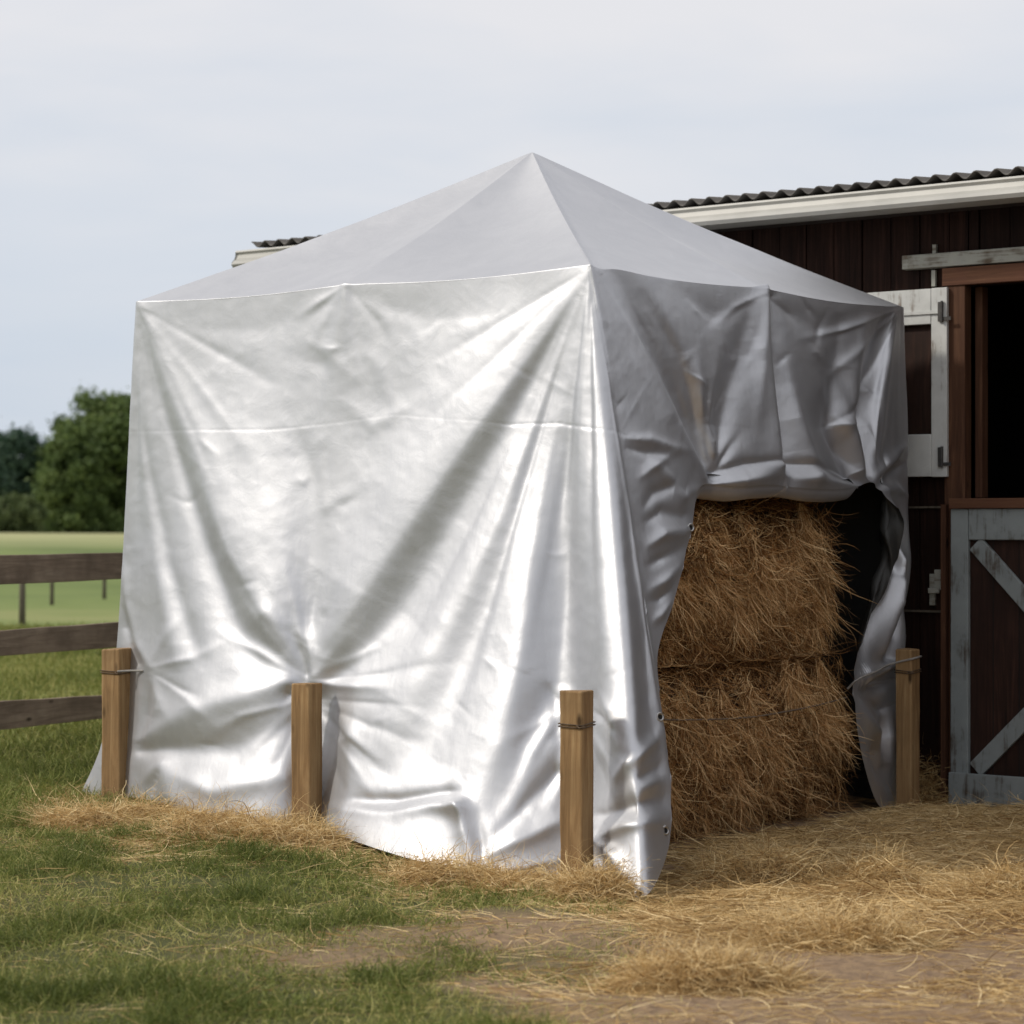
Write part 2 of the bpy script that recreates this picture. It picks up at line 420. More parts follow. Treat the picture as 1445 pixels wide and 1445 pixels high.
# front wall in boards (each board is surface pattern of the wall)
mb = MB(); x = BL; k = 0
while x < BR:
    x2 = min(x+.19, BR); d = (.0, .006, .003, .008)[k % 4]; g = .004
    if x2 <= OX0+.001 or x >= OX1-.001: mb.box((x+g, BY-d-.02, -.2), (x2-g, BY, 3.36))
    else:
        for a, b2 in ((x, min(x2, OX0)), (max(x, OX1), x2)):
            if b2-a > .01: mb.box((a+g, BY-d-.02, -.2), (b2-g, BY, 3.36))
        a, b2 = max(x, OX0), min(x2, OX1)
        mb.box((a+g, BY-d-.02, OZ1), (b2-g, BY, 3.36))
    x = x2; k += 1
mb.box((BL, BY+.002, -.2), (OX0, BY+.05, 3.36)); mb.box((OX1, BY+.002, -.2), (BR, BY+.05, 3.36)); mb.box((OX0, BY+.002, OZ1), (OX1, BY+.05, 3.36))
mb.box((BL, BY+.052, -.2), (BL+.05, BB, 3.36)); mb.box((BR-.05, BY+.052, -.2), (BR, BB, 3.36)); mb.box((BL+.052, BB-.05, -.2), (BR-.052, BB, 3.3))
bpart(mb, 'wall', M['boards'])
# added side wing, out of view: blocks low sky, darkens the tarp's right side
mb = MB(); y = -.6
while y < BY-.03: mb.box((5.4-(.006 if int(y*7) % 2 else 0), y+.004, -.2), (5.43, min(y+.19, BY-.022)-.004, 3.36)); y += .19
mb.box((5.432, -.6, -.2), (5.48, BY-.022, 3.36)); mb.box((5.482, -.6, -.2), (BR, -.55, 3.36)); mb.box((BR-.05, -.548, -.2), (BR, BY-.022, 3.36))
bpart(mb, 'added_wing_wall', M['boards'])
mb = MB(); mb.box((5.3, -.75, 3.362), (BR+.1, GY-.1, 3.40)); bpart(mb, 'added_wing_roof', M['sheet'])
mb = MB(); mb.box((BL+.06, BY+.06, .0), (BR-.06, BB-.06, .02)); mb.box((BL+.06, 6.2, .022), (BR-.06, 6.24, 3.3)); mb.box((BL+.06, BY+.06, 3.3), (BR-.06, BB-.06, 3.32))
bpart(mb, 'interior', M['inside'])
# roof: corrugated sheet with a low pitch, fascia, soffit and gutter
def corr(px0, px1, y0, y1, z0, z1, amp, pitch, th):
    n = int((px1-px0)/pitch*8); xs = np.linspace(px0, px1, n+1); zz = amp*np.cos(2*math.pi*(xs-px0)/pitch)
    V = []
    for dz in (0, th):
        for y, z in ((y0, z0), (y1, z1)):
            V.append(np.stack([xs, np.full(n+1, y), zz+z+dz], -1))
    V = np.concatenate(V); m_ = n+1; i = np.arange(n)
    F = [np.stack([i, i+1, m_+i+1, m_+i], -1)[:, ::-1], np.stack([2*m_+i, 2*m_+i+1, 3*m_+i+1, 3*m_+i], -1),
         np.stack([i, i+1, 2*m_+i+1, 2*m_+i], -1), np.stack([m_+i, m_+i+1, 3*m_+i+1, 3*m_+i], -1)[:, ::-1]]
    return V, np.concatenate(F)
GY = 2.98
Z_G = 3.452                                    # top of the gutter
V, F = corr(-5.12, BR+.2, GY-.02, 6.4, Z_G+.045, Z_G+.30, .019, .126, .008)
V[:, 0] += .2; V[:, 1] -= BY
roof = mesh_np('roof', V, F, M['sheet'], barn, smooth=False)
V, F = corr(-5.12, BR+.2, 6.41, 9.8, Z_G+.30, Z_G+.05, .019, .126, .008); V[:, 0] += .2; V[:, 1] -= BY
mesh_np('roof', V, F, M['sheet'], barn)
mb = MB(); mb.box((-5.1, GY+.11, Z_G-.10), (BR+.15, GY+.135, Z_G+.02)); bpart(mb, 'fascia', M['board'])
mb = MB(); mb.box((-5.1, GY+.137, Z_G-.10), (BR+.15, BY+.3, Z_G-.08)); bpart(mb, 'soffit', M['dark'])
# gutter: ogee channel
prof = [(0, .0), (-.020, -.002), (-.026, -.014), (-.008, -.030), (-.012, -.055), (-.048, -.078), (-.066, -.10), (-.052, -.122), (.03, -.13), (.105, -.13), (.105, -.0), (.10, -.0), (.10, -.122), (.03, -.122), (-.042, -.108), (-.045, -.085), (-.02, -.058), (-.011, -.03), (-.012, -.014), (0, -.008)]
n = len(prof); xs = [-5.27, -2.2, .8, 3.8, BR+.3]
vv = []; ff = []
for x in xs:
    for (y, z) in prof: vv.append((x+.2, GY+y-BY, Z_G+z+.02))
for a in range(len(xs)-1):
    for k in range(n): k2 = (k+1) % n; ff.append([a*n+k, a*n+k2, (a+1)*n+k2, (a+1)*n+k])
g = MB(); g.v = vv; g.f = ff
solid = [(0, .0), (-.022, -.018), (-.02, -.035), (-.03, -.06), (-.055, -.085), (-.06, -.10), (-.05, -.115), (.03, -.13), (.105, -.13), (.105, 0)]
for x0 in (-5.275,):                           # end cap
    b0 = len(g.v)
    for xx in (x0, x0+.006):
        for (y, z) in solid: g.v.append((xx+.2, GY+y-BY, Z_G+z+.02))
    q = len(solid); g.f.append([b0+i for i in range(q)]); g.f.append([b0+q+i for i in reversed(range(q))])
g.build('gutter', M['gutter'], barn)
# stable door: frame
FZ1 = wz(1400, 376)
mb = MB(); mb.box((wx(1341), BY-.07, -.1), (OX0, BY+.05, OZ1+.002)); mb.box((OX1, BY-.07, -.1), (OX1+.11, BY+.05, OZ1+.002))
bpart(mb, 'door_frame', M['frame'], bevel=.004)
mb = MB(); mb.box((wx(1341)-.01, BY-.08, OZ1+.003), (OX1+.12, BY-.031, FZ1)); bpart(mb, 'door_head', M['ledge'], bevel=.004)
mb = MB(); mb.box((OX0-.0, BY+.0505, OZ0), (OX0+.045, BY+.12, OZ1)); bpart(mb, 'door_stop', M['frame'], bevel=.003)
mb = MB(); mb.box((wx(1283), BY-.085, wz(1300, 381)), (OX1+.3, BY-.031, wz(1300, 361)), .002); bpart(mb, 'lintel_board', M['board'], bevel=.004)
mb = MB(); mb.box((wx(1323)-.012, BY-.05, wz(1323, 405)), (wx(1323)+.012, BY-.031, wz(1323, 382)-.001)); bpart(mb, 'batten', M['board'])
mb = MB(); mb.box((wx(1324)-.01, BY-.05, wz(1324, 361)+.001), (wx(1324)+.012, BY-.031, wz(1324, 346)))
bpart(mb, 'batten', M['board'])
# lower leaf
LY = BY-.13
lx0 = wx(1341, LY); lx1 = OX1+.06; lz0 = wz(1341, 1149, LY); lz1 = wz(1400, 718, LY)
lower = MB(); lower.box((lx0+.01, LY+.032, lz0+.02), (lx1-.01, LY+.055, lz1-.01)); lower = bpart(lower, 'lower_door', M['panel'])
lower['label'] = 'worn white framed lower stable door with diagonal braces, shut, shade in its colour'
def dpart(lo, hi, name, mat=M['shaded_white'], par=lower, mbx=None):
    q = mbx or MB().box(lo, hi, .0015); return bpart(q, name, mat, par, bevel=.005)
def pxw(d, y=LY): return d*float(np.dot(onF(1400, 742, y)-np.array((CX, CY, 0)), (FX, FY, 0)))/FPX/.782
sw = wx(1366, LY)-lx0
dpart((lx0, LY, lz0+.001), (lx0+sw, LY+.03, lz1), 'stile'); dpart((lx1-sw, LY, lz0+.001), (lx1, LY+.03, lz1), 'stile')
rt = wz(1400, 762, LY); rb = wz(1380, 1092, LY)
dpart((lx0+sw+.002, LY-.002, rt), (lx1-sw-.002, LY+.03, lz1), 'rail'); dpart((lx0-.001, LY-.024, lz0), (lx1+.001, LY-.001, rb), 'bottom_rail')
def brace(x0, z0, x1, z1, w_):
    L = math.hypot(x1-x0, z1-z0); nx, nz_ = -(z1-z0)/L*w_/2, (x1-x0)/L*w_/2
    q = MB(); q.prism([(x0+nx, z0+nz_), (x0-nx, z0-nz_), (x1-nx, z1-nz_), (x1+nx, z1+nz_)], LY+.004, LY+.031); return q
cxm = (lx0+lx1)/2; czm = (rt+rb)/2+.0
ya = .052
dpart(0, 0, 'brace', mbx=brace(lx0+sw+.04, rt-.02, lx1-.12, rt-.02-(lx1-.12-lx0-sw-.04)*1.02, .10))
dpart(0, 0, 'brace', mbx=brace(lx0+sw+.04, rb+.02, cxm+.06, rb+.02+(cxm+.06-lx0-sw-.04)*.98, .10))
# ledge over the lower leaf
mb = MB(); mb.box((wx(1341, LY), LY-.02, lz1+.002), (lx1+.05, BY+.1, wz(1400, 703, LY-.02))); bpart(mb, 'ledge', M['ledge'], bevel=.004)
# grooves between the boards of the lower leaf
mb = MB(); x = lx0+.25
while x < lx1-.1: mb.box((x, LY+.029, lz0+.1), (x+.004, LY+.0315, lz1-.1)); x += .16
bpart(mb, 'board_joint', M['inside'], lower)
# upper leaf, folded back flat on the wall
UY = BY-.10
ux1 = wx(1336, UY); ux0 = ux1-.98; uz1 = wz(1336, 405, UY); uz0 = wz(1336, 673, UY)
up = MB(); up.box((ux0+.01, UY+.03, uz0+.01), (ux1-.01, UY+.05, uz1-.01)); up = bpart(up, 'upper_door', M['panel'])
up['label'] = 'worn white framed upper stable door folded back against the wall'
us = ux1-wx(1314, UY)
for a, b2, nm in (((ux1-us, UY, uz0), (ux1, UY+.029, uz1), 'stile'), ((ux0, UY, uz0), (ux0+us, UY+.029, uz1), 'stile'),
                  ((ux0+us+.002, UY-.002, wz(1300, 458, UY)), (ux1-us-.002, UY+.029, uz1-.003), 'rail'),
                  ((ux0+us+.002, UY-.002, uz0+.003), (ux1-us-.002, UY+.029, wz(1300, 613, UY)), 'rail')):
    q = MB().box(a, b2, .0015); bpart(q, nm, M['white'], up, bevel=.004)
q = MB().box((ux0+.05, UY-.012, wz(1300, 441, UY)-.012), (ux1-.03, UY-.003, wz(1300, 441, UY)+.006)); bpart(q, 'groove_board', M['white'], up)
for pz in (440, 645):
    z = wz(1328, pz, UY); q = MB(); q.box((ux1-.05, UY-.014, z-.055), (ux1-.03, UY-.004, z+.055)); q.tube([(ux1-.025, UY-.012, z-.06), (ux1-.025, UY-.012, z+.06)], .008, 8); q.box((ux1-.022, UY-.010, z-.05), (ux1+.03, UY-.005, z-.03))
    bpart(q, 'hinge', M['iron'], up)
# latch, hook rail and small trims on the wall left of the door
q = MB(); X = wx(1325); z = wz(1325, 832); q.box((X-.035, BY-.05, z-.09), (X+.0, BY-.031, z+.09)); q.box((X+.002, BY-.06, z+.0), (X+.045, BY-.031, z+.115)); q.box((X-.03, BY-.075, z-.02), (X+.04, BY-.061, z+.01))
bpart(q, 'latch', M['board'], bevel=.003)
q = MB(); q.box((wx(1275), BY-.045, wz(1300, 862)-.006), (wx(1340), BY-.031, wz(1300, 862)+.006)); bpart(q, 'batten', M['oldpost'])
q = MB(); q.box((wx(1288), BY-.045, wz(1300, 716)-.005), (wx(1340), BY-.031, wz(1300, 716)+.006))
bpart(q, 'batten', M['oldpost'])
q = MB(); q.box((wx(1341)-.001, BY-.11, -.1), (wx(1341)+.03, BY-.0705, wz(1340, 712))); bpart(q, 'door_edge', M['frame'])

# ================================================================== SILVER TARP SHELTER
EZ = CAM_Z+(HOR-373)*11.70/FPX                 # eave height
FC = np.array((0., 0., EZ)); LC = onF(193, 425, 0.); LX = LC[0]; LC = np.array((LX, 0., EZ))
RC = onR(1272, 433, 0.); RYc = RC[1]; RC = np.array((0., RYc, EZ))
APEX = np.array((-1.51, 1.48, CAM_Z+(HOR-215)*13.8/FPX))
K = 9; vk = np.linspace(0, 1, K)
cols = []                                       # control columns, each K points; with a sampling weight
def col_pw(T, B, ex=1.3, ey=1.6, bow=0, bx=0):
    c = np.zeros((K, 3))
    c[:, 0] = T[0]+(B[0]-T[0])*vk**ex; c[:, 1] = T[1]+(B[1]-T[1])*vk**ey; c[:, 2] = T[2]+(B[2]-T[2])*vk
    c[:, 1] -= bow*np.sin(math.pi*vk); c[:, 0] += bx*np.sin(math.pi*vk); return c
def col_pts(pts):                               # (px, py, x-plane) resampled evenly by index
    P = np.array([onR(*p) for p in pts]); L = np.r_[0, np.cumsum(np.linalg.norm(np.diff(P, axis=0), axis=1))]; L /= L[-1]
    return np.stack([np.interp(vk, L, P[:, i]) for i in range(3)], -1)
def eF(px): p = onF(px, 400, 0.); return np.array((p[0], 0., EZ))
def eR(px): p = onR(px, 400, 0.); return np.array((0., p[1], EZ))
def g0(px, py, dz=.01): p = onG(px, py); p[2] += dz; return p
front = [(193.0, 116, 1118, 1.7, 1.5), (203, 150, 1128, 1.6, 1.5), (222, 190, 1136, 1.4, 1.5), (300, 290, 1158, 1, 1.6), (395, 396, 1166, 1, 1.5), (433, 433, 1166, 1, 1.6), (490, 478, 1191, 1, 2.3),
         (600, 610, 1226, 1, 1.9), (700, 720, 1241, 1.1, 1.5), (775, 812, 1240, 1.2, 1.5), (812, 866, 1262, 1.2, 1.5), (828, 905, 1271, 1.2, 1.5)]
segs = []                                       # samples per span
for i, (xt, xb, yb, ex, ey) in enumerate(front):
    T = LC if i == 0 else eF(xt); q = col_pw(T, g0(xb, yb, .04 if xb in (190, 478) else .022 if xb in (290, 610) else .01), ex, ey)
    if i < 2: q[:, 0] = T[0]+(q[-1, 0]-T[0])*(.5*vk+.5*vk**9)
    cols.append(q)
nF = [10, 14, 30, 30, 14, 20, 40, 36, 28, 20, 16]
# free edge of the long side, climbing from the hem corner
for k, (px, py, x, xt) in enumerate(((944, 1190, .76, 830), (946, 1090, .66, 831.3), (936, 1010, .56, 832.4))):
    cols.append(col_pw(eF(xt), onR(px, py, x), 1.12, 1.5))
nF += [14, 14, 14]
cols.append(col_pts([(833, 373, 0), (846, 440, .05), (859, 510, .10), (872, 590, .16), (884, 680, .24), (900, 800, .34), (928, 925, .45)])); nF += [16]
cols.append(col_pts([(838, 375.5, 0), (874, 520, .10), (905, 640, .20), (930, 740, .28), (950, 850, .37)])); nF += [22]
cols.append(col_pts([(842, 377, 0), (885, 490, .07), (935, 620, .16), (962, 690, .20), (976, 745, .22)])); nF += [22]
cols.append(col_pts([(850, 378.5, 0), (890, 455, .05), (945, 570, .10), (985, 650, .10), (992, 684, .10)])); nF += [18]
panel = [(865, 1003, 690, .06, .02), (915, 1040, 694, .08, .05), (985, 1075, 692, .09, .05), (1075, 1100, 692, .08, .03), (1130, 1140, 697, .09, .05), (1190, 1185, 697, .09, .04), (1240, 1212, 692, .07, .0), (1262, 1226, 688, .05, -.01)]
for (xt, xb, yb, x, bo) in panel:
    cols.append(col_pw(eR(xt), onR(xb, yb-6, x*1.6), 3.2, .9, 0, bo))
nF += [14, 26, 30, 34, 26, 24, 22, 14]
cols.append(col_pts([(1268, 431.5, 0), (1258, 500, .03), (1246, 600, .05), (1238, 670, .06), (1256, 704, .10), (1273, 738, .16)])); nF += [18]
cols.append(col_pts([(1270, 432, 0), (1263, 520, .03), (1250, 620, .05), (1243, 680, .04), (1256, 740, .08), (1253, 825, .10)])); nF += [14]
cols.append(col_pts([(1271, 432.5, 0), (1267, 540, .02), (1258, 660, .02), (1252, 760, .02), (1230, 860, .04), (1204, 948, .06)])); nF += [18]
cols.append(col_pts([(1271.6, 432.8, 0), (1272, 600, .01), (1266, 760, .0), (1250, 900, .0), (1228, 1000, .02), (1241, 1138, .05)])); nF += [18]
cc = col_pw(RC, np.array((-.02, RYc+.02, .02)), 1, 1); cc2 = np.array([onR(p, 700, -.01) for p in (1272, 1277, 1280, 1280, 1278, 1275, 1272, 1270, 1268)]); cc[:, 1] = cc2[:, 1]; cols.append(cc); nF += [14]
iRC = len(cols)-1
for x in (-.9, -1.8): cols.append(col_pw(np.array((x, RYc, EZ)), np.array((x, RYc+.06, .06)), 1, 1.5)); nF += [12]
cols.append(col_pw(np.array((LX, RYc, EZ)), np.array((LX-.15, RYc+.08, .07)), 1.5, 1.5)); nF += [12]
for y in (1.9, 1.0, .35): cols.append(col_pw(np.array((LX, y, EZ)), np.array((LX-.35-.12*(y < 1), y, .075)), 1.7, 1)); nF += [12]
nF += [12]                                     # closes back onto the first column
CT = np.array(cols); nc = len(CT)
def catmull(P, n_per, closed):                  # P: m, ..., interpolates along axis 0
    m = len(P); o = []
    for i in range(m if closed else m-1):
        g_ = (lambda k: P[k % m]) if closed else (lambda k: P[min(max(k, 0), m-1)])
        p0, p1, p2, p3 = g_(i-1), g_(i), g_(i+1), g_(i+2)
        n_ = n_per[i] if hasattr(n_per, '__len__') else n_per
        t_ = (np.arange(n_)/n_).reshape((-1,)+(1,)*(P.ndim-1))
        # tension-limited tangents keep narrow spans from overshooting
        d1 = np.linalg.norm((p2-p1).reshape(-1, 3), axis=-1).reshape(p1.shape[:-1]+(1,)); d0 = np.linalg.norm((p1-p0).reshape(-1, 3), axis=-1).reshape(d1.shape); d2 = np.linalg.norm((p3-p2).reshape(-1, 3), axis=-1).reshape(d1.shape)
        e = 1e-6
        m1 = ((p2-p1)/(d1+e)*d0+(p1-p0)/(d0+e)*d1)/(d0+d1+e)*d1; m2 = ((p3-p2)/(d2+e)*d1+(p2-p1)/(d1+e)*d2)/(d1+d2+e)*d1
        m1 = m1*.85; m2 = m2*.85
        t2 = t_*t_; t3 = t2*t_
        o.append((2*t3-3*t2+1)*p1+(t3-2*t2+t_)*m1+(-2*t3+3*t2)*p2+(t3-t2)*m2)
    if not closed: o.append(P[-1:])
    return np.concatenate(o)
NW = 60
W1 = catmull(CT, nF, True)                     # nu, K, 3
U = catmull(W1.transpose(1, 0, 2), NW, False).transpose(1, 0, 2)     # nu, nv, 3
nu, nv = U.shape[:2]
u_of = np.cumsum([0]+nF)
# eave: hangs a little between the supports at corners and middles
ea = U[:, 0].copy()
def between(a, marks):
    marks = np.sort(marks); k = np.clip(np.searchsorted(marks, a)-1, 0, len(marks)-2); t_ = (a-marks[k])/(marks[k+1]-marks[k]); return np.sin(math.pi*np.clip(t_, 0, 1))
midF = eF(488)[0]; midR = eR(1076)[1]
onfront = (np.abs(ea[:, 1]) < 1e-3)&(ea[:, 0] > LX-.01); onright = (np.abs(ea[:, 0]) < 1e-3)&(ea[:, 1] > 0)
sag = np.zeros(nu); sag[onfront] = between(ea[onfront, 0], np.array([LX, midF, 0.])); sag[onright] = between(ea[onright, 1], np.array([0., midR, RYc]))
U[:, :, 2] -= (sag*.022)[:, None]*(1-np.linspace(0, 1, nv))[None, :]**6
# roof rows from the apex down to the eave
NR = 64; rr = np.linspace(0, 1, NR, endpoint=False)[None, :, None]
roofg = APEX[None, None]*(1-rr)+U[:, :1]*rr
lobe = np.zeros(nu); lobe[onfront] = between(ea[onfront, 0], np.array([LX, midF, 0.])); lobe[onright] = between(ea[onright, 1], np.array([0., midR, RYc]))
roofg[:, :, 2] -= (lobe[:, None]*np.sin(math.pi*rr[0, :, 0])[None, :])*.048+.022*np.sin(math.pi*rr[0, :, 0])[None, :]
G = np.concatenate([roofg, U], 1)               # nu, NR+nv, 3

# folds: each a line across the cloth (px, py, height cm, width on its left, width on its right), + stands out, - lies in
def fan(src, targets, amp, w0, w1, sd_):
    rs = random.Random(sd_); o = []
    for (x, y) in targets:
        a = amp*rs.uniform(.6, 1.2)*(1 if rs.random() < .5 else -1); mx_, my_ = (src[0]+x)/2+rs.uniform(-8, 8), (src[1]+y)/2+rs.uniform(-8, 8)
        q = [(src[0]+(x-src[0])*.06, src[1]+(y-src[1])*.06, a*.15, w0, w0), (mx_, my_, a, (w0+w1)/2, (w0+w1)/2*rs.uniform(.5, 1)), (x, y, 0, w1, w1)]
        o.append(q)
    return o
ST = fan((833, 378), [(560, 1060), (602, 1120), (655, 1010), (700, 1130), (742, 980), (768, 1100), (812, 900), (838, 1060), (858, 1150), (884, 1000), (520, 1010), (640, 800), (560, 640), (600, 520), (690, 820), (800, 780), (826, 900)], .75, 3, 15, 1)
ST += fan((195, 432), [(206, 900), (230, 960), (300, 900), (345, 760), (400, 700), (190, 760), (270, 780), (420, 560), (380, 880)], .55, 3, 15, 2)
ST += fan((437, 962), [(300, 760), (350, 740), (395, 760), (560, 800), (610, 860), (520, 740), (650, 930), (470, 760), (280, 880), (310, 940)], .65, 3, 13, 3)
ST += fan((433, 985), [(300, 1120), (350, 1140), (270, 1050), (560, 1110), (600, 1050), (620, 1000), (540, 1150), (500, 1160)], .7, 3, 13, 4)
ST += fan((208, 945), [(300, 990), (330, 900), (270, 850), (250, 1030), (320, 1040)], .6, 3, 11, 5)
ST += fan((814, 985), [(735, 1110), (690, 1060), (740, 1190), (880, 1130), (868, 1200), (900, 1060), (760, 1200)], .7, 3, 12, 6)
ST += fan((489, 402), [(420, 520), (455, 600), (520, 590), (560, 500), (400, 460), (500, 680)], .5, 3, 14, 7)
ST += fan((1270, 436), [(1178, 660), (1203, 672), (1236, 640), (1150, 560), (1120, 480)], .6, 3, 9, 8)
ST += fan((1002, 678), [(900, 440), (930, 430), (968, 430), (1020, 460), (1052, 600), (1035, 560), (985, 470)], .55, 3, 10, 9)
ST += fan((1226, 690), [(1150, 520), (1182, 480), (1240, 540), (1130, 640), (1210, 560), (1165, 600)], .55, 3, 9, 10)
ST += fan((1076, 411), [(1040, 560), (1062, 640), (1120, 560), (1140, 470), (1000, 470)], .5, 3, 11, 11)
_r = random.Random(5)
for _ in range(24):                            # short sharp crinkles
    x = _r.uniform(215, 900); y = _r.uniform(450, 1180); a = _r.uniform(-1.2, 1.2); L = _r.uniform(14, 45)
    ST.append([(x-L*math.cos(a), y-L*math.sin(a)*_r.choice((-1, 1)), 0, 4, 4), (x, y, _r.uniform(.12, .34)*_r.choice((-1, 1)), 6, 4), (x+L*math.cos(a), y+L*math.sin(a), 0, 5, 5)])
for _ in range(22):
    x = _r.uniform(900, 1240); y = _r.uniform(430, 650); a = _r.uniform(.6, 2.4); L = _r.uniform(14, 40)
    ST.append([(x-L*math.cos(a), y-L*math.sin(a), 0, 4, 4), (x, y, _r.uniform(.2, .45)*_r.choice((-1, 1)), 5, 3), (x+L*math.cos(a), y+L*math.sin(a), 0, 5, 5)])
